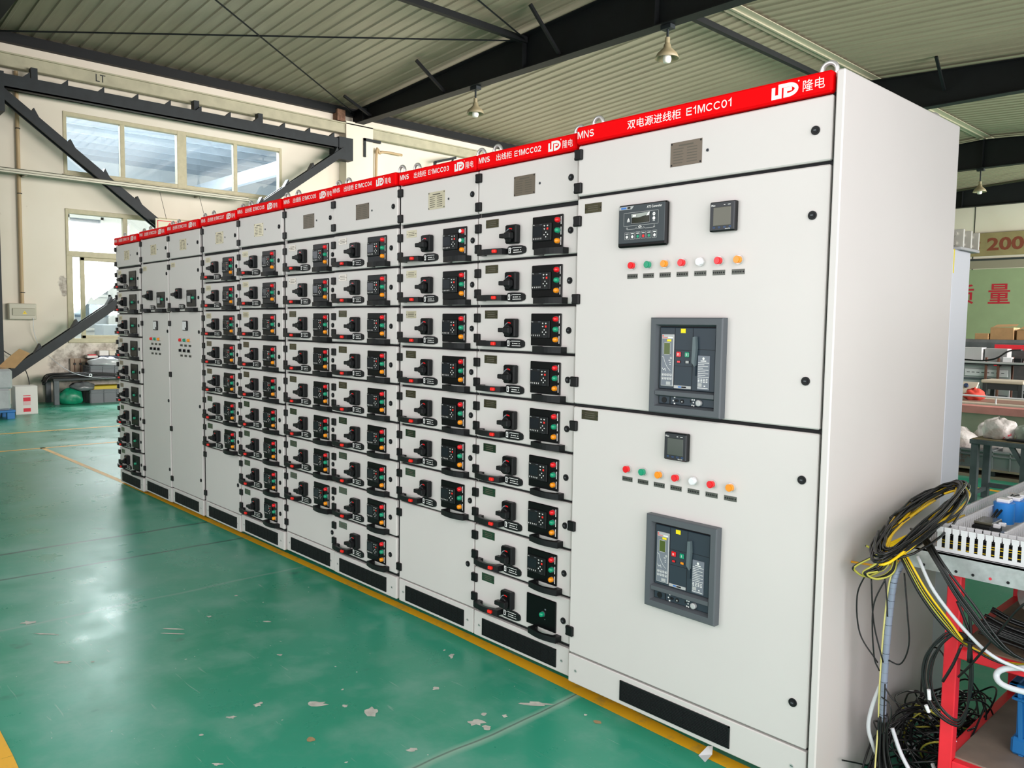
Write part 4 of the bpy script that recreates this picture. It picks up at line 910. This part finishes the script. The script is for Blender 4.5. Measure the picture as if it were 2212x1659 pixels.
m = lump(MB(), (-14.4, 1.52, .07), (.14, .2, .17), green_bag, 4, .12, flat=.62); tag(put('green_sack', m), 'green woven sack lying under the low table', 'sack')
m = lump(MB(), (-14.42, 1.72, .25), (.12, .2, .09), dkfilm, 9, .2, flat=.7); tag(put('film_bundle', m), 'dark plastic film bundle on the green sack', 'plastic film')
crate('plastic_crate', -14.85, -14.37, 1.84, 2.5, FZ, .2, crate_m, 'grey plastic crate under the low table holding yellow bins')
yb = tag(put('yellow_bin', MB().box(-14.8, -14.4, 1.9, 2.44, FZ+.014, .26, yellowbin, .01)), 'yellow parts bin showing above the crate under the table', 'bin')
crate('plastic_crate', -14.9, -14.5, 1.88, 2.5, .416, .62, crate_m, 'grey plastic crate on the low table by the board of hooks')
m = lump(MB(), (-14.7, 2.18, .66), (.2, .3, .1), wrapfilm, 12, .15, flat=.42); tag(put('clear_film', m), 'crumpled clear film heaped on the crate on the low table', 'plastic film')
m = MB().box(-14.97, -14.94, 1.67, 2.45, .44, .74, board_m, .003); bh = tag(put('tool_board', m), 'pale wooden board with dark hooks behind the low table', 'board')
for i in range(6): y_ = 1.74+i*.095; put('hook', MB().cyl((-14.94, y_, .72), (-14.93, y_, .5-.02*(i % 3)), .007, rust, n=6).box(-14.94, -14.92, y_-.018, y_+.018, .62, .655, bench_d, .004), bh)
tag(put('wall_shelf', MB().box(-14.99, -14.8, 1.92, 2.6, .73, .745, steel_dk)), 'narrow shelf above the board of hooks', 'shelf')
tag(put('small_box', MB().box(-14.95, -14.82, 1.92, 2.1, .746, .79, card_w, .003)), 'low white box with a red strip on the narrow shelf', 'box')
put('red_lid', MB().box(-14.93, -14.84, 1.95, 2.08, .79, .81, card_red, .003), bpy.data.objects['small_box'])
tag(put('storage_tray', MB().box(-14.97, -14.82, 2.13, 2.5, .746, .785, mat('tray_navy', '2A3A58', .5), .004)), 'dark blue tray under two white boxes on the narrow shelf', 'tray')
tag(put('small_box', MB().box(-14.95, -14.83, 2.13, 2.29, .786, .88, card_w, .003)), 'white square box on the blue tray, nearer the wall brace', 'box')
tag(put('small_box', MB().box(-14.95, -14.83, 2.3, 2.47, .786, .88, mat('box_cream', 'D2C8B8', .7), .003)), 'cream box on the blue tray beside the last cabinet', 'box')
m = MB().box(-14.35, -14.33, 3.0, 4.15, 2.85, 3.33, mat('sign_cream', 'D8D0B8', .6), .003); sg = tag(put('hanging_sign', m), 'cream sign with red border and red characters hanging behind the far cabinets', 'sign')
m = MB(); M = Matrix(((0, 1, 0, -14.3285), (1, 0, 0, 0), (0, 0, 1, 0), (0, 0, 0, 1)))
rb = rgb; X = -14.3285
for (a, b, c_, d_) in ((3.03, 4.12, 3.285, 3.3), (3.03, 3.045, 2.88, 3.3), (4.105, 4.12, 2.88, 3.3)): m.face([(X, a, c_), (X, b, c_), (X, b, d_), (X, a, d_)], card_red)
m.text('每班', 3.14, 3.95, 2.9, 3.265, 0, card_red, .03, M); put('lettering', m, sg)
for a in (3.2, 3.95): put('hanging_wire', MB().cyl((-14.34, a, 3.33), (-14.66, a, 3.87), .004, cable, n=5), sg)

# ------------------------------------------------------------------ far end of the hall on the right
m = MB().box(-13.2, -1.5, YB-.11, YB-.072, 4.18, 5.0, banner_m, .004)
bn = tag(put('wall_banner', m), 'olive banner with brown figures high on the far end wall', 'banner')
bt = mat('banner_brown', '7A3C2A', .8)
put('lettering', MB().text('ISO9001', -11.9, -9.15, 4.36, 4.8, YB-.113, bt, .03).text(':', -8.85, -8.77, 4.42, 4.72, YB-.113, bt, .03).text('2000', -8.55, -7.0, 4.36, 4.82, YB-.113, bt, .03), bn)
t = thing('steel_stand', 'small grey steel stand carrying plastic bags beside the cabinet', 'stand', (-1.0, 5.5, FZ))
put('top', MB().box(-.22, .24, -.2, .2, .52, .56, bench_m, .003).box(-.205, .225, -.19, .19, .56, .566, mat('stand_wood', '6E6448', .7)), t)
for a, b, mt in ((-.18, -.165, bench_m), (-.18, .165, bench_m), (.2, -.165, bench_m), (.2, .165, rust)): put('leg', MB().box(a-.028, a+.028, b-.028, b+.028, 0, .52, mt, .002), t)
put('cross_bar', MB().box(-.18, .2, .14, .17, .1, .14, bench_m), t); put('cross_bar', MB().box(-.195, -.165, -.165, .165, .07, .1, bench_m), t)
put('knee_brace', MB().prism([(.08, .52), (.12, .52), (.19, .4), (.19, .34)], -.19, -.15, 1, bench_m), t)
def bag(name, ctr, rad, seed, lab, inner, mt=clearbag):
    t = tag(put(name, lump(MB(), (0, 0, 0), rad, mt, seed, .16, 26, 16, .55, .5)), lab, 'plastic bag'); t.location = (ctr[0], ctr[1], ctr[2]+rad[2]*.56)
    if inner: put('contents', lump(MB(), (.02, -.02, -rad[2]*.25), (rad[0]*.75, rad[1]*.75, rad[2]*.4), inner, seed+5, .1, 18, 10, .6), t)
wbag = mat('bag_white', 'DDD8D4', .35, alpha=.8, bump=.5, scale=30); gbag = mat('bag_pale_green', 'A9B8AC', .2, alpha=.75, bump=.4, scale=20)
bag('plastic_bag', (-1.05, 5.5, .527), (.13, .12, .13), 21, 'white plastic bag with red contents on the steel stand', mat('bag_red_contents', 'D84858', .6), wbag)
bag('plastic_bag', (-.83, 5.55, .527), (.11, .13, .1), 22, 'pale green clear bag on the steel stand at the right edge', bench_m, gbag)
tag(put('black_tray', MB().box(-.95, -.76, 5.35, 5.43, .527, .545, rubber, .004)), 'black bar lying on the front edge of the steel stand', 'bar')
m = MB().box(-2.3, -.6, 6.7, 7.3, FZ, FZ+.03, board_m)
for x in (-2.2, -1.5, -.8): m.box(x, x+.1, 6.7, 7.3, FZ+.03, .04, bench_d)
m.box(-2.3, -.6, 6.7, 7.3, .04, .06, board_m); tag(put('pallet', m), 'low dark pallet under the grey crates behind the stand', 'pallet')
cr = crate('plastic_crate', -2.0, -1.47, 6.72, 7.25, .061, .25, crate_m, 'grey crate with dark red lettering behind the steel stand leg', 2)
put('upper_lettering', MB().text('成武六', -1.85, -1.62, .145, .185, 6.705, rust, .0), cr); put('lower_lettering', MB().text('工具', -1.8, -1.68, .1, .13, 6.705, rust, .0), cr)
crate('plastic_crate', -1.44, -.95, 6.72, 7.25, .061, .25, mat('crate_pale', '868B8D', .55), 'paler ribbed grey crate under the steel stand, right of the lettered one', 3)
bag('plastic_bag', (-1.85, 6.95, .2), (.19, .16, .17), 31, 'white bag with red inside on the lettered crate', mat('bag_pink_contents', 'D06A72', .6), wbag)
bag('plastic_bag', (-1.58, 7.1, .2), (.14, .13, .22), 32, 'white folded bag on the lettered crate, next to the red one', None, wbag)
bag('plastic_bag', (-1.2, 6.95, .2), (.2, .16, .1), 33, 'flat white bag on the paler crate', None, wbag)
t = thing('boat_hull', 'cream hull shaped trough with pink rim and thin white rails', 'hull', (-1.75, 8.2, FZ))
m = MB(); m.prism([(-.12, .0), (-.42, .62), (.75, .66), (.6, 0)], -1.3, 1.3, 0, fibre); put('hull', m, t)
put('rim', MB().prism([(-.43, .56), (-.45, .645), (-.42, .66), (-.40, .56)], -1.31, 1.31, 0, pink), t)
put('deck', MB().box(-1.28, 1.28, -.41, .74, .66, .675, fibre).box(-.6, .3, -.2, .3, .675, .68, mat('deck_brown', '8A6A5C', .7)), t)
m = MB(); m.tube([(-1.25, -.36, .74), (-.6, -.36, .76), (.4, -.36, .75), (1.25, -.36, .74)], .012, ductw, 6)
for x in (-.95, -.5, 0, .45, .9): m.cyl((x, -.36, .675), (x, -.36, .755), .01, ductw, n=6)
put('rail', m, t)
m = MB().prism([(.0, .68), (.2, .88), (.24, .88), (.06, .68)], -.78, -.36, 0, fibre); m.cyl((-.6, .12, .8), (-.6, .1, .82), .025, MATS['tray_navy'], n=14).cyl((-.47, .14, .83), (-.47, .12, .85), .025, MATS['tray_navy'], n=14); put('console', m, t)
put('cushion', lump(MB(), (-.33, .0, .74), (.11, .08, .075), mat('cloth_orange_red', 'D84A3C', .8), 41, .3), t)
t = thing('stool', 'dark stool with a white top beyond the hull', 'stool', (-2.05, 9.3, FZ))
put('seat', MB().box(-.24, .24, -.2, .2, .84, .88, fibre, .008), t)
for a in (-.2, .2):
    for b in (-.16, .16): put('leg', MB().box(a-.025, a+.025, b-.025, b+.025, 0, .84, bench_d, .003), t)
put('apron', MB().box(-.22, .22, -.18, .18, .76, .84, bench_d), t)
crate('plastic_crate', -1.98, -1.74, 9.6, 9.95, FZ, .66, bench_d, 'dark crate behind the white topped stool', 2)
t = thing('storage_rack', 'steel rack with slotted grey panels, its shelf full of parts', 'rack', (-2.75, 11.1, FZ))
for x in (-.75, .02, .18, .9): put('post', MB().box(x-.014, x+.014, -.35, -.32, 0, 1.12, rust), t); put('post', MB().box(x-.014, x+.014, .32, .35, 0, 1.12, rust), t)
put('shelf', MB().box(-.8, .95, -.37, .37, 1.03, 1.06, palegrey, .003).box(-.8, .95, -.365, .37, 1.015, 1.03, rubber), t); put('shelf', MB().box(-.8, .95, -.35, .35, .45, .48, bench_m, .003), t)
m = MB(); m.box(-.3, .33, -.3, -.27, .15, 1.0, mat('rack_panel', 'A4A8A8', .5), .003)
for z in (.9, .66): m.box(-.27, .3 if z > .8 else -.05, -.315, -.3, z-.06, z+.04, ductw, .003)
for i in range(8): m.fr(-.24+i*.065, -.2+i*.065, .89, .9, -.3155, bench_d)
for z in (.8, .56, .4): m.box(-.28, .31, -.31, -.3, z-.015, z+.015, bench_m)
put('slotted_panel', m, t)
for x, w_, h_, mt in ((-.72, .26, .44, bench_m), (-.42, .1, .5, palegrey)): put('panel', MB().box(x, x+w_, -.28, -.2, .49, .49+h_, mt, .004), t)
def small(name, x, y_, z, w_, d_, h_, mt, lab, cat='part', c=.006): return tag(put(name, MB().box(x, x+w_, y_, y_+d_, z, z+h_, mt, c)), lab, cat)
zs = FZ+1.061
small('parts_box', -3.12, 10.85, zs, .3, .2, .2, palegrey, 'pale grey box on the rack shelf next to the cabinet', 'box')
small('parts_box', -2.8, 10.9, zs, .3, .2, .19, mat('part_grey', '9A9C9C', .5), 'mid grey box on the rack shelf behind black cable', 'box')
small('terminal_block', -2.52, 10.76, zs, .12, .08, .07, lampwhite, 'white terminal block at the middle of the rack shelf', 'component')
small('terminal_block', -2.38, 10.76, zs, .1, .1, .06, rubber, 'black component on the rack shelf', 'component')
small('parts_box', -2.26, 10.8, zs, .3, .2, .09, ductw, 'flat white box on the rack shelf at the right edge', 'box')
tag(put('cable_loop', MB().tube(spline([(-3.05, 10.74, zs+.02), (-2.8, 10.74, zs+.01), (-2.6, 10.74, zs+.05), (-2.45, 10.78, zs+.16), (-2.3, 10.85, zs+.18)]), .012, cable, 6)), 'black cable curving over the rack shelf', 'cable')
t = thing('steel_gantry', 'red steel gantry standing beyond the rack', 'gantry', (-2.6, 11.8, FZ))
put('post', MB().box(-.32, -.26, -.03, .03, 0, 1.3, trolley), t); put('post', MB().box(.9, .96, -.03, .03, 0, 1.3, trolley), t); put('beam', MB().box(-.32, .96, -.035, .035, 1.22, 1.3, trolley), t)
m = MB().box(-1.95, -1.88, 10.6, 10.66, FZ, 1.17, trolley, .004); tag(put('red_post', m), 'red square post at the right edge beside the rack', 'post')
m = MB(); m.box(-4.6, -1.6, 12.4, 13.4, FZ, 1.33, dkfilm, .05); tag(put('wrapped_stack', m), 'long stack under dark grey film behind the rack', 'wrapped goods')
for i, (x, w_, h_, lab) in enumerate(((-3.42, .2, .1, 'small brown carton on the film covered stack, leftmost'), (-3.2, .34, .2, 'open brown carton on the film covered stack'), (-2.82, .28, .17, 'brown carton right of the open one'), (-2.5, .12, .1, 'tiny brown carton between two bigger ones'), (-2.35, .5, .19, 'wide brown carton on the stack at the right edge'))):
    c = small('carton', x, 12.45+.02*i, 1.33, w_, .35, h_, card, lab, 'carton', .004)
    if i in (1, 2): put('flap', MB().add([(x+.02, 12.47, 1.33+h_), (x+w_+.04, 12.47, 1.33+h_+.02), (x+w_+.02, 12.66, 1.33+h_+.06), (x+.05, 12.66, 1.33+h_+.05)], [(0, 1, 2, 3), (3, 2, 1, 0)], card), c)
small('paper_pack', -2.4, 12.3, 1.06, .2, .08, .1, mat('paper_pink', 'E2C8CC', .7), 'pinkish packet leaning on the dark film stack', 'packet')

# ------------------------------------------------------------------ red trolley with the part wired panel
t = thing('trolley', 'red steel trolley under the wiring panel at the right edge', 'trolley', (.3, .22, FZ))
TL, TD = .95, .72
for a, b in ((0, 0), (TL-.04, 0), (0, TD-.04), (TL-.04, TD-.04)): put('post', MB().box(a, a+.038, b, b+.038, .15, .772, trolley, .003), t)
for z, nmb in ((.15, 'lower_frame'), (.515, 'middle_frame')):
    m = MB(); h = .045 if z < .3 else .03
    m.box(.038, TL-.04, 0, .038, z, z+h, trolley, .003).box(.038, TL-.04, TD-.04, TD-.002, z, z+h, trolley, .003).box(0, .038, .038, TD-.04, z, z+h, trolley, .003).box(TL-.04, TL-.002, .038, TD-.04, z, z+h, trolley, .003); put(nmb, m, t)
put('lower_shelf', MB().box(.03, TL-.03, .03, TD-.03, .188, .199, trolley_w, .002), t); put('middle_shelf', MB().box(.03, TL-.03, .03, TD-.03, .538, .549, mat('shelf_wood', '7A6A56', .75, var=.15, scale=14), .002), t)
for a in (.06, TL-.06):
    for b in (.06, TD-.06): put('caster', MB().cyl((a-.02, b, .06), (a+.02, b, .06), .06, rubber, n=18).box(a-.025, a+.025, b-.02, b+.02, .06, .15, steel_dk), t)
# blue bin on the lower shelf
t = thing('blue_bin', 'blue plastic bin on the lower shelf of the red trolley', 'bin', (.62, .56, FZ+.2))
m = MB(); m.prism([(-.16, .0), (.16, 0), (.16, .02), (-.16, .02)], -.15, .15, 1, blue)
for s in (-1, 1):
    m.prism([(s*.152, 0), (s*.165, .22), (s*.153, .22), (s*.14, 0)], -.16, .16, 1, blue); m.prism([(s*.142, 0), (s*.155, .22), (s*.143, .22), (s*.13, 0)], -.165, .165, 0, blue)
put('tub', m, t); put('rim', MB().box(-.185, .185, -.175, -.152, .205, .225, blue, .003).box(-.185, .185, .152, .175, .205, .225, blue, .003).box(-.185, -.16, -.175, .175, .205, .225, blue, .003).box(.16, .185, -.175, .175, .205, .225, blue, .003).box(-.175, .175, -.166, -.15, .17, .18, blue, .003).box(-.178, -.155, -.165, .165, .17, .18, blue, .003), t)
put('foot_rim', MB().box(-.175, .175, -.165, .165, 0.001, .055, blue, .008), t)
tag(put('stuffed_cable', MB().tube(spline([(.58, .5, .4), (.56, .48, .52), (.55, .45, .66)]), .012, cable, 6).tube(spline([(.6, .52, .4), (.59, .5, .5), (.62, .47, .6)]), .012, cable, 6).tube(spline([(.56, .54, .4), (.54, .5, .47), (.5, .5, .56)]), .012, cable, 6).box(.5, .72, .47, .65, .18, .36, cable, .03)), 'black cable stuffed in the blue bin', 'cable', kind='stuff')
# panel lying on the trolley
t = thing('wiring_panel', 'galvanised mounting panel with slotted wiring ducts lying on the trolley', 'panel', (.17, .18, .735))
PW, PD = 1.1, 1.25
m = MB().box(0, PW, 0, PD, .055, .06, zinc).box(0, PW, 0, .004, 0, .06, zinc).box(0, .004, 0, PD, 0, .06, zinc).box(PW-.004, PW, 0, PD, 0, .06, zinc)
for i in range(24): x = .03+i*.045; m.cyl((x, -.0005, .013), (x, -.0012, .013), .0042, rubber if i % 5 else card_red, n=10)
put('back_plate', m, t)
for (a, b) in ((.05, .02), (.24, .05)):
    for q in range(2): m = MB()
put('marker_scribble', MB().ribbon([(.12, .04), (.13, .046), (.14, .04), (.15, .045), (.17, .041), (.18, .045), (.2, .042)], .0007, -.0008, palegrey).ribbon([(.26, .036), (.28, .042), (.29, .036), (.31, .04), (.33, .037)], .0007, -.0008, palegrey), t)
def duct(x, y_, L, along, w=.055, h=.075, z=.06, pitch=.0205):
    """slotted wiring duct: base, slotted fingers on both sides"""
    m = MB(); n = int(L/pitch)
    def bx(a0, a1, b0, b1, z0, z1): 
        if along == 'x': m.box(x+a0, x+a1, y_+b0, y_+b1, z0, z1, ductw)
        else: m.box(x+b0, x+b1, y_+a0, y_+a1, z0, z1, ductw)
    bx(0, L, 0, w, z, z+.002)
    for b in (0, w-.002):
        bx(0, L, b, b+.002, z, z+.013)
        for i in range(n): bx(i*pitch+.0048, (i+1)*pitch-.0048, b, b+.002, z+.013, z+h-.017); bx(i*pitch+.0018, (i+1)*pitch-.0018, b, b+.002, z+h-.017, z+h); bx(i*pitch+.0015, (i+1)*pitch-.0015, b-.001, b+.006, z+h-.004, z+h)
    return put('wiring_duct', m, t)
duct(.1, .012, .95, 'x', pitch=.022); duct(.06, .08, 1.15, 'y'); duct(.26, .09, .45, 'y'); duct(.12, 1.15, .9, 'x')
m = MB(); r = random.Random(5)
for i in range(9): yy = .024+i*.004; zz_ = .07+r.uniform(0, .045); m.tube([(.11, yy, zz_), (.4, yy, zz_+r.uniform(-.008, .008)), (1.04, yy, zz_)], .0035, cable, 5)
for zz_ in (.082, .098, .105): m.tube([(.11, .016, zz_-.01), (.35, .016, zz_), (.7, .017, zz_+.004), (1.04, .017, zz_)], .0013, cable_y, 5)
m.box(.105, 1.045, .022, .05, .063, .1, rubber); put('duct_wires', m, t)['kind'] = 'stuff'
for i, (x, yy, lab) in enumerate(((.145, .5, 'nearest'), (.158, .565, 'middle'), (.172, .63, 'rearmost'))):
    c = put('control_transformer', MB().box(x-.03, x+.03, yy-.03, yy+.03, .06, .075, palegrey), t)
    put('blue_winding', MB().cyl((x, yy, .075), (x, yy, .145), .032, blue_l, n=22), c); put('terminal_cap', MB().box(x-.02, x+.02, yy-.02, yy+.02, .145, .158, lampwhite, .003), c)
m = MB().box(.115, .165, .28, .42, .06, .1, black, .004).box(.11, .168, .3, .4, .1, .108, lcdgrey, .002).box(.1, .13, .3, .36, .085, .097, palegrey, .003); put('relay', m, t)
put('wire_markers', MB().box(.17, .19, .3, .315, .095, .108, lampwhite, .002).box(.178, .198, .325, .34, .098, .11, lampwhite, .002), t)
m = MB().tube(spline([(.14, .42, .1), (.15, .5, .135), (.155, .56, .155), (.16, .6, .158)]), .004, cable, 6).tube(spline([(.13, .43, .1), (.138, .51, .14), (.148, .58, .16)]), .004, cable, 6); put('jumper_wire', m, t)
put('din_terminal', MB().box(.33, .5, .3, .9, .06, .1, ductw, .004), t)

# ------------------------------------------------------------------ cables
def coil(mt, n, seed, rr=.0036, spread=1.0):
    m = MB(); r = random.Random(seed)
    for i in range(n):
        cx, cy = .18+r.uniform(-.015, .015), .36+r.uniform(-.05, .05); a = .37+r.uniform(-.05, .04); b = (.068+r.uniform(-.022, .025))*spread; ph = r.uniform(0, 2*pi); pts = []
        tl = r.uniform(.85, 1.05)
        for j in range(int(34*tl)):
            q = ph+2*pi*j/34; y_ = cy+a*cos(q); x = cx+b*sin(q)*(1+.12*sin(3*q+i))-.03*cos(q); f = (y_-cy)/a
            z = .858+.038*f+.018*sin(q)+r.uniform(-.002, .002)+i*.0018-(.05*max(0, -f-.45) if f < -.45 else 0)
            pts.append((x, y_, z))
        m.tube(pts, rr, mt, 6)
    return m
tag(put('cable_coil', coil(cable, 15, 8)), 'large coil of black wires draped over the panel corner', 'cable coil', kind='stuff')
m = coil(cable_y, 6, 15, .004, .95); 
for i in range(3): m.tube(spline([(.14-.005*i, .13, .775+.006*i), (.155, .15, .79+.005*i), (.19, .25, .815+.004*i), (.25, .5, .85)]), .0042, cable_y, 6)
tag(put('cable_coil', m), 'coil of yellow wires under the black coil on the panel corner', 'cable coil', kind='stuff')
m = MB(); m.tube(spline([(.03, .16, .712), (.08, .165, .714), (.13, .17, .72), (.2, .2, .76), (.24, .3, .8)]), .004, mat('cable_amber', 'F0A818', .4), 6)
tag(put('loose_wire', m), 'single amber wire end poking out left of the panel corner', 'wire')
m = MB(); r = random.Random(2)
for i in range(7): o = r.uniform(-.02, .02); m.tube(spline([(.12+o, .1, .79), (.15+o, .12, .77), (.12+o*2, .09+o, .745-abs(o)), (.1+o, .08, .71), (.125+o, .1, .695), (.16+o, .13, .72), (.17, .15+o, .78)]), .0036, cable if i % 3 else cable_yg, 6)
tag(put('wire_loops', m), 'small tied wire loops hanging off the panel corner', 'wire loops', kind='stuff')
# spiral wrapped bundle hanging to the floor
t = thing('wrapped_cable', 'cable bundle in grey spiral wrap hanging from the panel corner to the floor', 'cable', (0, 0, 0))
wp = spline([(.19, .165, .745), (.178, .14, .7), (.165, .15, .6), (.155, .16, .45), (.15, .17, .3), (.148, .18, .22)], 10)
m = MB().tube(wp, .0105, wrap_g, 12); put('spiral_wrap', m, t)
m = MB()
for i in range(2, len(wp)-2, 2): p = wp[i]; m.torus((p.x, p.y, p.z), .0102, .001, rubber if i % 6 == 0 else midgrey, axis=2, n=14, k=4)
put('wrap_edge', m, t)['kind'] = 'stuff'
put('yellow_line', MB().tube([(p.x-.0095, p.y-.0085, p.z) for p in wp]+[(.14, .16, .1), (.15, .13, .0), (.19, .1, -.03)], .0027, mat('cable_pale_yellow', 'DCD488', .4), 6), t)
m = MB(); r = random.Random(4)
for i in range(16): a, b = r.uniform(-.012, .012), r.uniform(-.012, .012); m.tube(spline([(.148+a, .18+b, .24), (.15+a*1.5, .18+b*1.5, .12), (.165+a*4, .17+b*3, .03), (.2+a*9, .12+b*9, FZ+.008+.004*(i % 3))]), .004, cable, 5)
put('loose_ends', m, t)['kind'] = 'stuff'
put('band', MB().torus((.148, .18, .245), .0115, .003, rubber, axis=2, n=14, k=6), t)
m = MB(); r = random.Random(6)
for (P) in ([(.1, .12, .7), (.075, .12, .62), (.085, .13, .5), (.14, .14, .42)], [(.12, .11, .69), (.13, .12, .55), (.16, .13, .43)], [(.16, .12, .7), (.13, .11, .6), (.135, .12, .45), (.15, .13, .4)], [(.155, .12, .71), (.165, .12, .64), (.17, .12, .58)], [(.205, .14, .72), (.22, .14, .6), (.225, .15, .5), (.2, .16, .43), (.16, .16, .43)], [(.165, .14, .36), (.17, .13, .25), (.165, .14, .2)], [(.165, .14, .35), (.19, .14, .32), (.215, .14, .31)], [(.16, .13, .32), (.19, .12, .31), (.195, .12, .27), (.175, .13, .21)]): m.tube(spline(P, 7), .0024, cable, 5)
tag(put('hanging_wires', m), 'thin black wires hanging below the panel corner', 'wires', kind='stuff')
m = MB()
for P in ([(.14, .17, .34), (.115, .17, .25), (.11, .17, .18), (.13, .19, .1), (.135, .22, .02), (.12, .25, FZ+.01)], [(.17, .2, .2), (.2, .2, .13), (.25, .19, .06), (.275, .17, .0), (.28, .16, FZ+.012)]): m.tube(spline(P, 7), .0065, wrap_w, 8)
tag(put('white_tube', m), 'loose white plastic tubes hanging among the black wires', 'tube', kind='stuff')
# heap on the floor
m = MB(); my = MB(); r = random.Random(11)
for i in range(66):
    cx, cy, cz = .2+r.uniform(-.06, .07), .54+r.uniform(-.2, .18), .04+r.uniform(-.03, .09); a = r.uniform(.06, .165); tx, ty = r.uniform(-.95, .95), r.uniform(-.9, .9); ph = r.uniform(0, 6.28); pts = []
    for j in range(r.randint(26, 44)):
        q = ph+2*pi*j/38; k = a*(1+.22*sin(2*q+i)); x = cx+k*cos(q)*cos(ty)*.75; y_ = cy+k*sin(q)*cos(tx)*1.2; z = cz+k*(cos(q)*sin(ty)+sin(q)*sin(tx))
        pts.append((max(x, .052), y_, max(z, FZ+.005)))
    (my if i % 13 == 5 else m)  .tube(pts, .0031, cable if i % 13 != 5 else cable_yg, 5)
for i in range(10): y_ = r.uniform(.1, .5); m.tube(spline([(.07+r.uniform(0, .06), y_, .0), (.1, y_+.1, .06+.1*r.random()), (.16, y_+.2, .18), (.2, y_+.34, .12)]), .0036, cable, 5)
m.tube(spline([(.052, .12, .075), (.06, .2, .04), (.075, .27, .01), (.12, .34, -.01)]), .0026, cable, 5)
tag(put('cable_heap', m), 'tangled heap of black wires on the floor between cabinet and trolley', 'cable heap', kind='stuff')
tag(put('cable_heap', my), 'few yellow green wires tangled in the black heap on the floor', 'wires', kind='stuff')
m = MB()
for i in range(12): x, y_, z = .12+r.uniform(0, .2), .3+r.uniform(0, .4), .02+r.uniform(0, .14); M = Matrix.Translation((x, y_, z)) @ Matrix.Rotation(r.uniform(0, 3), 4, 'Y') @ Matrix.Rotation(r.uniform(0, 3), 4, 'X'); m.box(-.011, .011, -.0045, .0045, -.0045, .0045, lampwhite, .001, M)
tag(put('wire_markers', m), 'white marker sleeves on the floor heap', 'wire markers', kind='stuff')
# cables from the coil to the middle shelf
m = MB(); r = random.Random(9)
for i in range(5): o = r.uniform(-.012, .012); m.tube(spline([(.2+o, .22, .84), (.26+o, .14, .835), (.32+o, .1, .78), (.4+o, .1, .68+o), (.5+o, .12, .57), (.62, .2+o, .54)]), .0036, cable, 6)
m.tube(spline([(.62, .1, .8), (.53, .1, .72), (.47, .12, .62), (.4, .15, .5), (.36, .17, .44)]), .0036, cable, 6)
tag(put('black_cables', m), 'black cables dropping from the coil to the middle shelf', 'cables', kind='stuff')
m = MB()
for i in range(8): o = r.uniform(-.01, .01); m.tube(spline([(.16+o, .2, .785), (.21+o, .13, .765+o*.5), (.27+o, .12, .68+o), (.33+o, .14, .6+o), (.385+o*.5, .16, .545), (.48, .2+o, .51), (.62, .3+o, .525)]), .0036, cable_y if i in (1, 4) else cable_yg if i == 6 else cable, 6)
m.tube(spline([(.24, .14, .78), (.3, .12, .69), (.39, .14, .585), (.46, .16, .53), (.56, .2, .5)]), .0052, wrap_w, 8)
tag(put('mixed_cables', m), 'black, yellow and white wrapped cables curving down to the trolley shelf', 'cables', kind='stuff')
t = thing('tied_cable_ring', 'black cable ring tied at the trolley post and hanging below the middle shelf', 'cable', (0, 0, 0)); m = MB()
for i in range(6):
    o = r.uniform(-.012, .012); b = .06+r.uniform(-.02, .004)
    m.tube(spline([(.39, .16, .55), (.36+o, .155, .578), (.325+o, .15, .555), (.335-b+o, .15, .48), (.335-b-.004+o, .15, .4), (.34-b*.6+o, .16, .33+o), (.36, .17, .3+o), (.385, .17, .34+o), (.395+o*.4, .165, .44), (.392, .16, .55)], 6), .0029, cable, 6)
put('ring', m, t)['kind'] = 'stuff'
m = MB()
for P in ([(.39, .15, .5), (.388, .15, .58), (.375, .15, .62), (.352, .15, .67)], [(.392, .15, .5), (.392, .15, .59), (.385, .15, .64)], [(.37, .15, .545), (.35, .15, .48), (.325, .15, .42)]): m.tube(spline(P), .0046, cable, 6)
put('loose_ends', m, t)['kind'] = 'stuff'; put('tie', MB().torus((.39, .158, .56), .016, .004, rubber, axis=2, n=12, k=6), t)
put('marker_sleeve', MB().cyl((.29, .143, .385), (.293, .146, .355), .0055, lampwhite, n=8).cyl((.285, .143, .335), (.292, .148, .315), .0055, lampwhite, n=8).cyl((.39, .152, .535), (.39, .152, .51), .0055, lampwhite, n=8), t)
m = MB()
for i in range(26): a, b = r.uniform(-.03, .03), r.uniform(0, .05); m.tube(spline([(.385, .3+a*2, .56+b), (.46, .32+a*2, .545+b*.7), (.6, .38+a*3, .525+b*.6), (.85, .5+a*3, .52+b*.6)]), .005, cable, 5)
m.tube(spline([(.56, .24, .51), (.48, .19, .5), (.455, .18, .475), (.48, .17, .455), (.56, .19, .45), (.66, .22, .46)]), .0085, wrap_w, 8)
tag(put('shelf_cables', m), 'thick fan of black cables spread on the middle shelf of the trolley', 'cables', kind='stuff')
bag('plastic_bag', (.53, .56, .57), (.13, .12, .07), 51, 'crumpled clear plastic bag on the cables of the middle shelf', None, clearbag)
tag(put('red_cloth', lump(MB(), (.53, .74, .64), (.07, .08, .06), redcloth, 55, .2, flat=.7)), 'dark red cloth bundle behind the clear bag on the trolley', 'cloth')
tag(put('paper_scrap', MB().add([(-.385, -.03, FZ+.004), (-.345, -.05, FZ+.003), (-.34, -.015, FZ+.02), (-.36, .02, FZ+.03), (-.375, .012, FZ+.028)], [(0, 1, 2), (0, 2, 3, 4), (2, 1, 0), (4, 3, 2, 0)], lampwhite)), 'scrap of white tape on the yellow line below the wide cabinet', 'scrap')
